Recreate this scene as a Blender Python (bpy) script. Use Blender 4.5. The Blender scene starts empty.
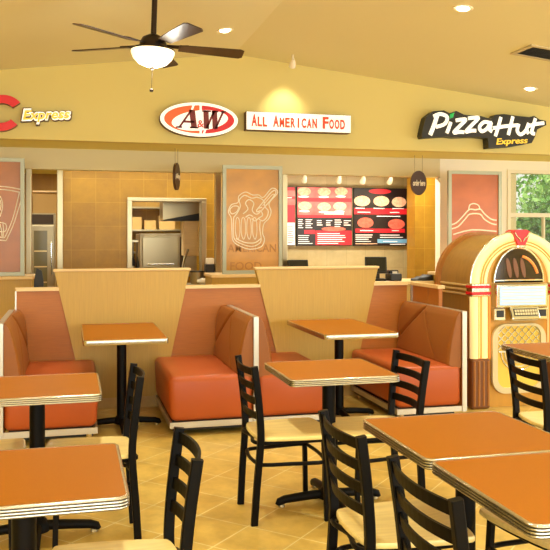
import bpy, bmesh, math, random
from math import pi, sin, cos, radians, sqrt, atan2
from mathutils import Vector, Matrix
random.seed(7)
S = bpy.context.scene
COL = S.collection

# ------------------------------------------------------------------ camera (level, eye height 1.51 m, view turned 14.5 deg)
FPX, YH, YAW, EYE = 787.7, 236.05, radians(14.5), 1.512
CS, SN = cos(YAW), sin(YAW)
cam = bpy.data.cameras.new('camera')
cam.sensor_width = 36.0
cam.lens = FPX / 550.0 * 36.0
cam.shift_y = -(275.0 - YH) / 550.0
cam.clip_start = 0.05
camo = bpy.data.objects.new('camera', cam)
COL.objects.link(camo)
camo.location = (0, 0, EYE)
camo.rotation_euler = (pi / 2, 0, -YAW)
S.camera = camo


def at(u, v, Y):
    """point of the plane at depth Y that is seen at photo position (u, v)"""
    xr = (u - 275.0) / FPX
    X, D, Z = xr * CS + SN, -xr * SN + CS, -(v - YH) / FPX
    t = Y / D
    return Vector((X * t, Y, EYE + Z * t))


# ------------------------------------------------------------------ materials
def srgb(c):
    return tuple(((x / 255.0) / 12.92 if x / 255.0 <= 0.04045 else ((x / 255.0 + 0.055) / 1.055) ** 2.4) for x in c) + (1.0,)


def mat(name, rgb, rough=0.5, metal=0.0, noise=0.0, nscale=8.0, stretch=(1, 1, 1), bump=0.0, bscale=60.0, emit=0.0, ecol=None, alpha=1.0, coat=0.0, spec=0.5, trans=0.0):
    m = bpy.data.materials.new(name)
    m.use_nodes = True
    nt = m.node_tree
    b = nt.nodes['Principled BSDF']
    col = srgb(rgb)
    b.inputs['Base Color'].default_value = col
    b.inputs['Roughness'].default_value = rough
    b.inputs['Metallic'].default_value = metal
    b.inputs['Coat Weight'].default_value = coat
    b.inputs['Coat Roughness'].default_value = 0.12
    b.inputs['Specular IOR Level'].default_value = spec
    b.inputs['Transmission Weight'].default_value = trans
    if alpha < 1:
        b.inputs['Alpha'].default_value = alpha
    if emit:
        b.inputs['Emission Color'].default_value = srgb(ecol or rgb)
        b.inputs['Emission Strength'].default_value = emit
    tc = nt.nodes.new('ShaderNodeTexCoord')
    mp = nt.nodes.new('ShaderNodeMapping')
    mp.inputs['Scale'].default_value = stretch
    nt.links.new(tc.outputs['Object'], mp.inputs['Vector'])
    if noise:
        n = nt.nodes.new('ShaderNodeTexNoise')
        n.inputs['Scale'].default_value = nscale
        n.inputs['Detail'].default_value = 5
        nt.links.new(mp.outputs['Vector'], n.inputs['Vector'])
        r = nt.nodes.new('ShaderNodeValToRGB')
        r.color_ramp.elements[0].position = 0.3
        r.color_ramp.elements[1].position = 0.7
        r.color_ramp.elements[0].color = tuple(x * (1 - noise) for x in col[:3]) + (1,)
        r.color_ramp.elements[1].color = tuple(min(1, x * (1 + noise)) for x in col[:3]) + (1,)
        nt.links.new(n.outputs['Fac'], r.inputs['Fac'])
        nt.links.new(r.outputs['Color'], b.inputs['Base Color'])
    if bump:
        n2 = nt.nodes.new('ShaderNodeTexNoise')
        n2.inputs['Scale'].default_value = bscale
        n2.inputs['Detail'].default_value = 3
        nt.links.new(mp.outputs['Vector'], n2.inputs['Vector'])
        bp = nt.nodes.new('ShaderNodeBump')
        bp.inputs['Strength'].default_value = bump
        bp.inputs['Distance'].default_value = 0.01
        nt.links.new(n2.outputs['Fac'], bp.inputs['Height'])
        nt.links.new(bp.outputs['Normal'], b.inputs['Normal'])
    return m


def tile_mat(name, c1, c2, grout, size, rot=0.0, axis='XY', rough=0.35, gw=0.02, blotch=0.25, spec=0.5):
    """square tiles with thin grout and clouded faces"""
    m = bpy.data.materials.new(name)
    m.use_nodes = True
    nt = m.node_tree
    b = nt.nodes['Principled BSDF']
    b.inputs['Roughness'].default_value = rough
    b.inputs['Specular IOR Level'].default_value = spec
    tc = nt.nodes.new('ShaderNodeTexCoord')
    mp = nt.nodes.new('ShaderNodeMapping')
    if axis == 'XZ':
        mp.inputs['Rotation'].default_value = (radians(90), 0, 0)
    else:
        mp.inputs['Rotation'].default_value = (0, 0, rot)
    nt.links.new(tc.outputs['Object'], mp.inputs['Vector'])
    br = nt.nodes.new('ShaderNodeTexBrick')
    br.offset = 0.0
    br.squash = 1.0
    br.inputs['Scale'].default_value = 1.0 / size
    br.inputs['Brick Width'].default_value = 1.0
    br.inputs['Row Height'].default_value = 1.0
    br.inputs['Mortar Size'].default_value = gw
    br.inputs['Mortar Smooth'].default_value = 0.3
    br.inputs['Color1'].default_value = srgb(c1)
    br.inputs['Color2'].default_value = srgb(c2)
    br.inputs['Mortar'].default_value = srgb(grout)
    nt.links.new(mp.outputs['Vector'], br.inputs['Vector'])
    n = nt.nodes.new('ShaderNodeTexNoise')
    n.inputs['Scale'].default_value = 5.0
    n.inputs['Detail'].default_value = 8
    n.inputs['Roughness'].default_value = 0.65
    nt.links.new(mp.outputs['Vector'], n.inputs['Vector'])
    r = nt.nodes.new('ShaderNodeValToRGB')
    r.color_ramp.elements[0].position = 0.32
    r.color_ramp.elements[1].position = 0.68
    lo = 1 - blotch
    r.color_ramp.elements[0].color = (lo, lo * 0.97, lo * 0.9, 1)
    r.color_ramp.elements[1].color = (1.06, 1.06, 1.06, 1)
    nt.links.new(n.outputs['Fac'], r.inputs['Fac'])
    mx = nt.nodes.new('ShaderNodeMix')
    mx.data_type = 'RGBA'
    mx.blend_type = 'MULTIPLY'
    mx.inputs['Factor'].default_value = 1.0
    nt.links.new(br.outputs['Color'], mx.inputs['A'])
    nt.links.new(r.outputs['Color'], mx.inputs['B'])
    nt.links.new(mx.outputs['Result'], b.inputs['Base Color'])
    bp = nt.nodes.new('ShaderNodeBump')
    bp.inputs['Strength'].default_value = 0.25
    bp.inputs['Distance'].default_value = 0.004
    bp.invert = True
    nt.links.new(br.outputs['Fac'], bp.inputs['Height'])
    nt.links.new(bp.outputs['Normal'], b.inputs['Normal'])
    return m


M = dict(
    wall=mat('cream_yellow_paint', (220, 202, 126), 0.75, bump=0.05, bscale=140),
    ceiling=mat('ceiling_paint', (232, 224, 180), 0.85, bump=0.06, bscale=120),
    soffit=mat('soffit_paint', (232, 218, 130), 0.75),
    white_wall=mat('pale_cream_paint', (242, 236, 214), 0.7),
    header=mat('header_paint', (216, 204, 160), 0.7),
    floor=tile_mat('floor_tile', (222, 190, 100), (208, 172, 82), (234, 216, 150), 0.315, radians(45), 'XY', 0.32, 0.014, 0.3),
    walltile=tile_mat('wall_tile', (172, 128, 24), (162, 118, 18), (186, 144, 44), 0.33, 0, 'XZ', 0.4, 0.012, 0.16),
    menutile=tile_mat('menu_wall_tile', (196, 178, 132), (186, 168, 122), (174, 156, 112), 0.33, 0, 'XZ', 0.4, 0.012, 0.12),
    basetile=mat('base_tile', (196, 160, 92), 0.4, noise=0.12),
    table=mat('orange_laminate', (166, 97, 4), 0.42, noise=0.05, nscale=220, spec=0.2),
    alu=mat('brushed_aluminium', (198, 192, 176), 0.27, 1.0),
    alu_dark=mat('dark_groove_metal', (120, 108, 88), 0.4, 1.0),
    trimsilver=mat('satin_aluminium_trim', (206, 202, 190), 0.38, 0.85),
    black=mat('black_powder_coat', (11, 8, 6), 0.42, spec=0.12),
    iron=mat('black_cast_iron', (12, 9, 7), 0.5, spec=0.15),
    seatwood=mat('clear_maple', (248, 220, 142), 0.34, noise=0.1, nscale=4, stretch=(1.5, 14, 8), coat=0.2),
    panelwood=mat('maple_laminate', (192, 154, 64), 0.42, noise=0.06, nscale=5, stretch=(18, 6, 0.8)),
    capwood=mat('pale_maple_cap', (232, 200, 142), 0.45, noise=0.06, nscale=4, stretch=(1, 8, 8)),
    vinyl=mat('orange_vinyl', (180, 84, 34), 0.38, bump=0.06, bscale=260, noise=0.04, nscale=3, spec=0.45),
    vinyl_back=mat('tan_orange_vinyl', (150, 90, 38), 0.42, bump=0.06, bscale=260, noise=0.04, nscale=3, spec=0.4),
    laminate=mat('russet_laminate', (174, 103, 30), 0.45, noise=0.08, nscale=14, stretch=(0.5, 4, 9)),
    steel=mat('stainless_steel', (176, 162, 128), 0.3, 1.0),
    steel_dull=mat('dull_stainless', (176, 160, 126), 0.38, 0.85, noise=0.12, nscale=5),
    chrome=mat('chrome', (222, 228, 234), 0.1, 1.0),
    bronze=mat('dark_bronze', (52, 38, 28), 0.35, 0.6),
    blade=mat('walnut_fan_blade', (62, 42, 26), 0.35, noise=0.15, nscale=6, stretch=(2, 20, 2)),
    bowl=mat('frosted_lamp_glass', (255, 244, 214), 0.5, emit=1.5, ecol=(255, 236, 190)),
    lamp=mat('lit_lamp', (255, 240, 205), 0.5, emit=14, ecol=(255, 232, 186)),
    lamptrim=mat('white_lamp_trim', (240, 228, 200), 0.5),
    red=mat('sign_red', (206, 32, 34), 0.4, emit=0.25, ecol=(206, 32, 34)),
    orange=mat('sign_orange', (236, 96, 40), 0.4, emit=0.3, ecol=(236, 96, 40)),
    white=mat('sign_white', (250, 248, 240), 0.4, emit=0.45, ecol=(255, 252, 240)),
    yellow=mat('sign_yellow', (250, 206, 70), 0.4, emit=0.3, ecol=(250, 206, 70)),
    lettering_brown=mat('sign_brown', (122, 30, 22), 0.4),
    outline=mat('sign_outline_brown', (92, 60, 26), 0.5),
    signblack=mat('sign_black', (34, 32, 26), 0.45),
    leafgreen=mat('sign_green', (30, 170, 84), 0.4, emit=0.3, ecol=(30, 170, 84)),
    orangered=mat('sign_orange_red', (226, 72, 28), 0.4, emit=0.1, ecol=(226, 72, 28)),
    etched=mat('white_etching', (244, 232, 206), 0.6),
    ghost=mat('faint_etching', (176, 118, 46), 0.5),
    panelframe=mat('panel_frame_paint', (172, 174, 150), 0.4, 0.3),
    brownsign=mat('brown_sign_face', (72, 44, 26), 0.5),
    plasticblack=mat('black_plastic', (30, 29, 27), 0.45),
    screen=mat('dark_screen', (30, 33, 30), 0.2),
    paper=mat('white_paper', (244, 238, 222), 0.7),
    cardboard=mat('cardboard', (178, 140, 78), 0.8),
    fridgeglass=mat('dim_fridge_glass', (120, 112, 78), 0.15),
    inside=mat('kitchen_dark', (64, 48, 30), 0.7),
    vent=mat('vent_slats', (60, 56, 46), 0.6),
    ventframe=mat('vent_frame', (206, 190, 150), 0.6),
    leaf=mat('tree_leaf', (96, 150, 62), 0.6, noise=0.4, nscale=1.3),
    leaf2=mat('pale_tree_leaf', (150, 190, 104), 0.6, noise=0.35, nscale=1.3),
    bark=mat('bark', (70, 54, 38), 0.9),
    grass=mat('lawn', (120, 150, 70), 0.9, noise=0.2),
    winframe=mat('white_window_frame', (236, 226, 196), 0.45),
)


def glass_mat(name, rgb, alpha):
    m = bpy.data.materials.new(name)
    m.use_nodes = True
    nt = m.node_tree
    nt.nodes.clear()
    o = nt.nodes.new('ShaderNodeOutputMaterial')
    t = nt.nodes.new('ShaderNodeBsdfTransparent')
    t.inputs['Color'].default_value = srgb((250, 248, 240))
    g = nt.nodes.new('ShaderNodeBsdfPrincipled')
    g.inputs['Base Color'].default_value = srgb(rgb)
    g.inputs['Roughness'].default_value = 0.08
    mx = nt.nodes.new('ShaderNodeMixShader')
    mx.inputs['Fac'].default_value = alpha
    nt.links.new(t.outputs[0], mx.inputs[1])
    nt.links.new(g.outputs[0], mx.inputs[2])
    nt.links.new(mx.outputs[0], o.inputs['Surface'])
    return m


M['pane'] = glass_mat('clear_glass', (220, 230, 220), 0.06)
M['tint'] = mat('amber_panel', (204, 146, 50), 0.28, noise=0.22, nscale=2.2, stretch=(1.0, 1.0, 1.6))
M['tint_tan'] = mat('tan_panel', (178, 112, 54), 0.28, noise=0.2, nscale=2.2, stretch=(1.0, 1.0, 1.6))
M['tint_red'] = mat('russet_panel', (190, 102, 48), 0.28, noise=0.16, nscale=2.2, stretch=(1.0, 1.0, 1.6))

# jukebox materials
M['jukewood'] = mat('honey_wood_veneer', (156, 114, 52), 0.36, noise=0.1, nscale=4, stretch=(8, 8, 0.8), coat=0.25)
M['jukerim'] = mat('walnut_rim', (168, 108, 42), 0.4, noise=0.1, nscale=5, coat=0.2)
M['jukeyellow'] = mat('yellow_veneer_front', (204, 150, 54), 0.36, noise=0.06, nscale=4, stretch=(6, 6, 1), coat=0.2)
M['jukestrip'] = mat('pale_gold_strip', (232, 208, 150), 0.3, 0.5)
M['juketube'] = mat('lit_cream_tube', (246, 226, 150), 0.35, emit=0.45, ecol=(255, 236, 165))
M['juketube_orange'] = mat('lit_orange_tube', (240, 140, 60), 0.35, emit=0.4, ecol=(255, 150, 66))
M['jukered'] = mat('jukebox_red', (196, 22, 30), 0.25, emit=0.15, ecol=(196, 22, 30))
M['jukedark'] = mat('jukebox_dark_glass', (52, 38, 24), 0.08, noise=0.4, nscale=6)
M['jukebrown'] = mat('jukebox_brown_fluting', (118, 70, 30), 0.4)
M['title'] = mat('lit_title_card', (160, 190, 214), 0.3, emit=0.42, ecol=(190, 218, 240), noise=0.12, nscale=9, stretch=(1, 1, 6))
M['grilleback'] = mat('lit_grille_cloth', (226, 186, 70), 0.6, emit=0.15, ecol=(240, 200, 90))
M['cream'] = mat('cream_plastic', (214, 200, 158), 0.35)


# ------------------------------------------------------------------ object helpers
def link(name, bm, m, parent=None, smooth=False, loc=None):
    bmesh.ops.recalc_face_normals(bm, faces=bm.faces[:])
    me = bpy.data.meshes.new(name)
    bm.to_mesh(me)
    bm.free()
    if isinstance(m, (list, tuple)):
        for k in m:
            me.materials.append(k)
    else:
        me.materials.append(m)
    if smooth:
        me.polygons.foreach_set('use_smooth', [True] * len(me.polygons))
        try:
            me.set_sharp_from_angle(angle=radians(40))
        except Exception:
            pass
    o = bpy.data.objects.new(name, me)
    COL.objects.link(o)
    if parent is not None:
        o.parent = parent
    if loc is not None:
        o.location = loc
    return o


def tag(o, label, cat, group=None, kind=None):
    o['label'] = label
    o['category'] = cat
    if group:
        o['group'] = group
    if kind:
        o['kind'] = kind
    return o


def thing(name, label, cat, loc=(0, 0, 0), rz=0.0, group=None):
    o = bpy.data.objects.new(name, None)
    o.empty_display_size = 0.1
    COL.objects.link(o)
    o.location = loc
    o.rotation_euler = (0, 0, rz)
    return tag(o, label, cat, group)


def struct(name, bm, m, parent=None, smooth=False):
    o = link(name, bm, m, parent, smooth)
    if parent is None:
        o['kind'] = 'structure'
        o['category'] = name.split('_')[0]
        o['label'] = STRUCT.get(name, name.replace('_', ' ') + ' of the restaurant')
    return o


STRUCT = dict(
    floor='golden stone-look tile floor laid on the diagonal',
    ceiling='vaulted cream ceiling rising to a ridge over the tables',
    wall_sign='cream yellow upper wall that carries the lit restaurant signs',
    trim_soffit='flat underside of the soffit below the sign wall',
    wall_header='pale band above the counter openings',
    wall_kitchen='golden tiled kitchen wall with the pass-through opening',
    wall_menu='pale tiled wall behind the red and black menu boards',
    wall_window='pale cream wall around the garden window at right',
    wall_pier='golden tiled pier beside the menu wall, behind the round brown sign',
    window_1='white framed window onto green trees behind the jukebox',
    wall_left='cream side wall left of the dining room',
    wall_right='cream side wall right of the dining room',
    wall_front='cream wall with large windows behind the viewer',
    wall_kitchen_side='pale wall between the kitchen and the garden',
    wall_back='far back wall of the kitchen',
    wall_counter='low wood-faced counter wall below the etched panels',
    baseboard_booth='tiled base strip along the foot of the booth partition',
)


def dup(root, label, loc, rz=0.0):
    r = root.copy()
    COL.objects.link(r)
    r.location = loc
    r.rotation_euler = (0, 0, rz)
    r['label'] = label
    for ch in list(root.children):
        c = ch.copy()
        COL.objects.link(c)
        c.parent = r
        for g in list(ch.children):
            d = g.copy()
            COL.objects.link(d)
            d.parent = c
    return r


def box(bm, x0, x1, y0, y1, z0, z1, bev=0.0, seg=2):
    vs = [bm.verts.new(p) for p in ((x0, y0, z0), (x1, y0, z0), (x1, y1, z0), (x0, y1, z0), (x0, y0, z1), (x1, y0, z1), (x1, y1, z1), (x0, y1, z1))]
    fs = [bm.faces.new([vs[i] for i in f]) for f in ((3, 2, 1, 0), (4, 5, 6, 7), (0, 1, 5, 4), (1, 2, 6, 5), (2, 3, 7, 6), (3, 0, 4, 7))]
    if bev:
        es = list({e for f in fs for e in f.edges})
        bmesh.ops.bevel(bm, geom=es, offset=bev, segments=seg, affect='EDGES', profile=0.5)
    return bm


def B(*a, **k):
    bm = bmesh.new()
    return box(bm, *a, **k)


def prism(bm, pts, fn, d0, d1):
    """closed 2-D outline pts, extruded from depth d0 to d1; fn(a, b, d) gives the 3-D point"""
    a = [bm.verts.new(fn(p[0], p[1], d0)) for p in pts]
    b = [bm.verts.new(fn(p[0], p[1], d1)) for p in pts]
    n = len(pts)
    bm.faces.new(a)
    bm.faces.new(b[::-1])
    for i in range(n):
        bm.faces.new((a[i], b[i], b[(i + 1) % n], a[(i + 1) % n]))
    return bm


XZ = lambda a, b, d: (a, d, b)     # outline in X-Z, depth along Y
XY = lambda a, b, d: (a, b, d)     # outline in X-Y, depth along Z
YZ = lambda a, b, d: (d, a, b)


def tube(bm, pts, r, n=8, closed=False, flat=None, caps=True):
    """tube along pts; flat = (axis vector, factor) squeezes the section along that axis"""
    pts = [Vector(p) for p in pts]
    N = len(pts)
    rings = []
    up = None
    for i, p in enumerate(pts):
        if closed:
            t = (pts[(i + 1) % N] - pts[i - 1])
        else:
            t = pts[min(i + 1, N - 1)] - pts[max(i - 1, 0)]
        if t.length < 1e-9:
            t = Vector((0, 0, 1))
        t.normalize()
        if up is None:
            up = Vector((0, 0, 1)) if abs(t.z) < 0.9 else Vector((0, 1, 0))
        s = t.cross(up)
        if s.length < 1e-6:
            s = t.cross(Vector((1, 0, 0)))
        s.normalize()
        up = s.cross(t).normalized()
        rr = r[i] if isinstance(r, (list, tuple)) else r
        ring = []
        for k in range(n):
            a = 2 * pi * (k + 0.5) / n
            q = (s * cos(a) + up * sin(a)) * rr
            if flat:
                ax = Vector(flat[0])
                q = q - ax * q.dot(ax) * (1 - flat[1])
            ring.append(bm.verts.new(p + q))
        rings.append(ring)
    m = N if closed else N - 1
    for i in range(m):
        A, Bq = rings[i], rings[(i + 1) % N]
        for k in range(n):
            bm.faces.new((A[k], A[(k + 1) % n], Bq[(k + 1) % n], Bq[k]))
    if not closed and caps:
        bm.faces.new(rings[0][::-1])
        bm.faces.new(rings[-1])
    return bm


def bar(bm, pts, w, h, side=(0, 1, 0)):
    """rectangular bar along pts; w across `side`, h across the other way"""
    pts = [Vector(p) for p in pts]
    N = len(pts)
    sd = Vector(side).normalized()
    rings = []
    for i, p in enumerate(pts):
        t = (pts[min(i + 1, N - 1)] - pts[max(i - 1, 0)]).normalized()
        s = (sd - t * sd.dot(t)).normalized()
        u = s.cross(t).normalized()
        c = 0.22
        ring = []
        for a, b2 in ((-1, -1 + c), (-1 + c, -1), (1 - c, -1), (1, -1 + c), (1, 1 - c), (1 - c, 1), (-1 + c, 1), (-1, 1 - c)):
            ring.append(bm.verts.new(p + s * a * w / 2 + u * b2 * h / 2))
        rings.append(ring)
    n = 8
    for i in range(N - 1):
        for k in range(n):
            bm.faces.new((rings[i][k], rings[i][(k + 1) % n], rings[i + 1][(k + 1) % n], rings[i + 1][k]))
    bm.faces.new(rings[0][::-1])
    bm.faces.new(rings[-1])
    return bm


def lathe(bm, prof, n=24, c=(0, 0, 0)):
    rings = []
    for r, z in prof:
        if r < 1e-6:
            rings.append([bm.verts.new((c[0], c[1], c[2] + z))])
        else:
            rings.append([bm.verts.new((c[0] + r * cos(2 * pi * k / n), c[1] + r * sin(2 * pi * k / n), c[2] + z)) for k in range(n)])
    for A, Bq in zip(rings, rings[1:]):
        if len(A) == 1 and len(Bq) == 1:
            continue
        for k in range(n):
            if len(A) == 1:
                bm.faces.new((A[0], Bq[k], Bq[(k + 1) % n]))
            elif len(Bq) == 1:
                bm.faces.new((A[k], Bq[0], A[(k + 1) % n]))
            else:
                bm.faces.new((A[k], Bq[k], Bq[(k + 1) % n], A[(k + 1) % n]))
    for R in (rings[0], rings[-1]):
        if len(R) > 1:
            bm.faces.new(R)
    return bm


def catmull(P, sub=6, closed=False):
    P = [Vector(p) for p in P]
    n = len(P)
    out = []
    rng = n if closed else n - 1
    for i in range(rng):
        if closed:
            a, b, c, d = P[i - 1], P[i], P[(i + 1) % n], P[(i + 2) % n]
        else:
            a, b, c, d = P[max(i - 1, 0)], P[i], P[i + 1], P[min(i + 2, n - 1)]
        for k in range(sub):
            t = k / sub
            out.append(0.5 * ((2 * b) + (c - a) * t + (2 * a - 5 * b + 4 * c - d) * t * t + (3 * b - a - 3 * c + d) * t ** 3))
    if not closed:
        out.append(P[-1])
    return out


def rrect(x0, x1, y0, y1, r, seg=5):
    pts = []
    for cx, cy, a0 in ((x1 - r, y0 + r, -90), (x1 - r, y1 - r, 0), (x0 + r, y1 - r, 90), (x0 + r, y0 + r, 180)):
        for k in range(seg + 1):
            a = radians(a0 + 90 * k / seg)
            pts.append((cx + r * cos(a), cy + r * sin(a)))
    return pts


def text_bm(s, size, depth, bold=0.0, shear=0.0, squeeze=1.0):
    """mesh of a word in the X-Z plane facing -Y, centred on its own box"""
    cu = bpy.data.curves.new('word', 'FONT')
    cu.body = s
    cu.size = size
    cu.extrude = depth / 2
    cu.offset = bold
    cu.shear = shear
    cu.resolution_u = 3
    cu.space_character = 1.0
    o = bpy.data.objects.new('word', cu)
    COL.objects.link(o)
    dg = bpy.context.evaluated_depsgraph_get()
    me = bpy.data.meshes.new_from_object(o.evaluated_get(dg))
    bm = bmesh.new()
    bm.from_mesh(me)
    bpy.data.objects.remove(o)
    bpy.data.curves.remove(cu)
    bpy.data.meshes.remove(me)
    xs = [v.co.x for v in bm.verts]
    ys = [v.co.y for v in bm.verts]
    cx, cy = (min(xs) + max(xs)) / 2, (min(ys) + max(ys)) / 2
    for v in bm.verts:
        x, y, z = v.co
        v.co = ((x - cx) * squeeze, -z, y - cy)
    return bm, (max(xs) - min(xs)) * squeeze, max(ys) - min(ys)


def text_fit(s, width, height, depth, bold=0.0, shear=0.0):
    bm, w, h = text_bm(s, 1.0, depth, bold, shear)
    for v in bm.verts:
        v.co.x *= width / w
        v.co.z *= height / h
    return bm


def move(bm, d, rot=None):
    if rot is not None:
        bmesh.ops.rotate(bm, verts=bm.verts[:], cent=(0, 0, 0), matrix=rot)
    bmesh.ops.translate(bm, verts=bm.verts[:], vec=d)
    return bm


# ------------------------------------------------------------------ room shell
XL, XR, YF, YB = -4.5, 9.6, -3.2, 9.3
RIDGE, RZ, SL, SR = 1.9, 3.70, 0.123, 0.107


def ceil_z(x):
    return RZ - (RIDGE - x) * SL if x < RIDGE else RZ - (x - RIDGE) * SR


KX = 6.2                     # the kitchen's right-hand wall; the garden lies beyond it
struct('floor', prism(bmesh.new(), [(XL, YF), (XR, YF), (XR, 10.35), (KX, 10.35), (KX, 14.6), (XL, 14.6)], XY, -0.12, 0.0), M['floor'])

bm = bmesh.new()
prism(bm, [(XL, ceil_z(XL)), (RIDGE, RZ), (XR, ceil_z(XR)), (XR, ceil_z(XR) + 0.15), (RIDGE, RZ + 0.15), (XL, ceil_z(XL) + 0.15)], XZ, YF, YB + 0.15)
struct('ceiling', bm, M['ceiling'])

SOF = 2.605
bm = bmesh.new()
prism(bm, [(XL, SOF), (XR, SOF), (XR, ceil_z(XR)), (RIDGE, RZ), (XL, ceil_z(XL))], XZ, YB, YB + 0.15)
struct('wall_sign', bm, M['wall'])
struct('trim_soffit', prism(bmesh.new(), [(XL, YB + 0.15), (XR, YB + 0.15), (XR, 10.35), (KX, 10.35), (KX, 14.6), (XL, 14.6)], XY, SOF, SOF + 0.12), M['soffit'])
struct('wall_kitchen_side', B(KX, KX + 0.15, 10.35, 14.6, 0, SOF + 0.12), M['white_wall'])
HY = 10.2
xw0 = at(440, 200, HY).x
struct('wall_header', B(XL, xw0, HY, HY + 0.15, 2.345, SOF), M['header'])

# side and front walls; the front wall (behind the viewer) has tall window openings
struct('wall_left', B(XL - 0.15, XL, YF, 14.6, 0, 3.6), M['wall'])
bm = bmesh.new()
box(bm, XR, XR + 0.15, YF, 10.35, 0, 0.8)
box(bm, XR, XR + 0.15, YF, 10.35, 2.5, 3.6)
for y0, y1 in ((YF, -1.4), (1.4, 1.8), (4.6, 5.0), (7.8, 10.35)):  # piers between unseen window openings, added for extra daylight from the right
    box(bm, XR, XR + 0.15, y0, y1, 0.8, 2.5)
struct('wall_right', bm, M['wall'])
bm = bmesh.new()
box(bm, XL, XR, YF - 0.15, YF, 0, 0.5)
box(bm, XL, XR, YF - 0.15, YF, 2.7, 3.7)
for k in range(5):
    x = XL + k * (XR - XL - 0.4) / 4
    box(bm, x, x + 0.4, YF - 0.15, YF, 0.5, 2.7)
struct('wall_front', bm, M['wall'])

# garden window wall at the right of the counter
wx0, wx1 = at(507, 200, HY).x, at(507, 200, HY).x + 1.9
wz0, wz1 = 1.0, at(520, 170, HY).z
bm = bmesh.new()
box(bm, xw0, wx0, HY, HY + 0.15, 0, SOF)
box(bm, wx1, XR, HY, HY + 0.15, 0, SOF)
box(bm, wx0, wx1, HY, HY + 0.15, 0, wz0)
box(bm, wx0, wx1, HY, HY + 0.15, wz1, SOF)
struct('wall_window', bm, M['white_wall'])
bm = bmesh.new()
f = 0.05
box(bm, wx0, wx0 + f, HY - 0.02, HY + 0.12, wz0, wz1)
box(bm, wx1 - f, wx1, HY - 0.02, HY + 0.12, wz0, wz1)
box(bm, wx0 + f, wx1 - f, HY - 0.02, HY + 0.12, wz0, wz0 + f)
box(bm, wx0 + f, wx1 - f, HY - 0.02, HY + 0.12, wz1 - f, wz1)
zm = at(520, 215, HY).z
box(bm, wx0 + f, wx1 - f, HY, HY + 0.10, zm - 0.03, zm + 0.03)
for u in (0.33, 0.66):
    x = wx0 + u * (wx1 - wx0)
    box(bm, x - 0.012, x + 0.012, HY + 0.02, HY + 0.08, wz0 + f, zm - 0.03)
win = struct('window_1', bm, M['winframe'])
link('pane', B(wx0 + f, wx1 - f, HY + 0.045, HY + 0.051, wz0 + f, wz1 - f), M['pane'], win)

# kitchen wall with pass-through, menu wall, pier, back wall
TY = 11.2
tx0, tx1 = at(63, 200, TY).x, at(262, 200, TY).x
px0, px1 = at(127, 200, TY).x, at(206, 200, TY).x
pz0, pz1 = 0.98, at(166, 198, TY).z
bm = bmesh.new()
box(bm, tx0, px0, TY, TY + 0.15, 0, SOF)
box(bm, px1, tx1, TY, TY + 0.15, 0, SOF)
box(bm, px0, px1, TY, TY + 0.15, 0, pz0)
box(bm, px0, px1, TY, TY + 0.15, pz1, SOF)
struct('wall_kitchen', bm, M['walltile'])
MY = 12.0
mx0, mx1 = at(262, 200, MY).x, at(437, 200, MY).x
struct('wall_menu', B(mx0, mx1, MY, MY + 0.12, 0, SOF), M['menutile'])
pr0, pr1 = at(415, 200, TY).x, at(450, 200, TY).x
struct('wall_pier', B(pr0, pr1, TY, TY + 0.3, 0, SOF), M['walltile'])
struct('wall_back', B(XL, 5.9, 14.45, 14.6, 0, SOF), M['walltile'])
struct('trim_1', B(tx1, tx1 + 0.1, TY, MY, 0, SOF), M['menutile'])
STRUCT['trim_1'] = ''
bpy.data.objects['trim_1']['label'] = 'short return wall between the kitchen tiles and the menu wall'

# stainless corner posts at the openings
def post(u0, u1, Y, z0, z1, lab):
    a, b = at(u0, 200, Y).x, at(u1, 200, Y).x
    o = thing('steel_post', lab, 'post', ((a + b) / 2, Y, 0), 0, 'stainless posts along the counter')
    link('shaft', B(-(b - a) / 2, (b - a) / 2, 0, 0.09, z0, z1, bev=0.006), M['steel'], o)
    link('foot_plate', B(-(b - a) / 2 - 0.01, (b - a) / 2 + 0.01, -0.01, 0.10, 0.0, 0.03), M['steel_dull'], o)
    return o


post(25.5, 31.5, HY + 0.02, 0.03, 2.345, 'stainless post just right of the bucket-etched panel')
post(57, 63, TY - 0.09, 0.03, SOF, 'stainless corner post between the fridge opening and the golden tile wall')
post(215.5, 221.5, HY + 0.02, 0.03, 2.345, 'stainless post on the left of the mug-etched panel')
post(282.5, 287.5, HY + 0.02, 0.03, 2.345, 'stainless post on the right of the mug-etched panel')

# low counter wall under the etched panels and the register counter
LW = 9.55
def ledge(u0, u1, h, lab):
    a, b = at(u0, 200, LW).x, at(u1, 200, LW).x
    o = thing('counter', lab, 'counter', ((a + b) / 2, LW, 0))
    w = (b - a) / 2
    link('front_panel', B(-w, w, 0, 0.5, 0.10, h - 0.04), M['panelwood'], o)
    link('toe_kick', B(-w, w, 0.05, 0.5, 0.0, 0.10), M['plasticblack'], o)
    link('countertop', B(-w - 0.02, w + 0.02, -0.04, 0.52, h - 0.04, h, bev=0.008), M['capwood'], o)
    return o


ledge(-160, 32, 1.05, 'wood-faced counter end below the bucket-etched panel')
ledge(212, 284, 1.04, 'wood-faced counter below the mug-etched panel')
ledge(446, 640, 1.02, 'wood-faced counter below the roof-etched panel, behind the jukebox')
a, b = at(292, 200, 9.9).x, at(433, 200, 9.9).x
o = thing('register_counter', 'low pale register counter under the menu boards', 'counter', ((a + b) / 2, 9.9, 0))
w = (b - a) / 2
link('front_panel', B(-w, w, 0, 0.6, 0.0, 0.86), M['panelwood'], o)
link('countertop', B(-w, w, -0.04, 0.62, 0.86, 0.90, bev=0.008), M['capwood'], o)

# ------------------------------------------------------------------ etched panels
def stroke_on(bm, pts, Y, r=0.006, closed=False, sub=5):
    P = catmull([at(u, v, Y) for u, v in pts], sub, closed)
    tube(bm, P, r, 6, closed, flat=((0, 1, 0), 0.3))


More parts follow.
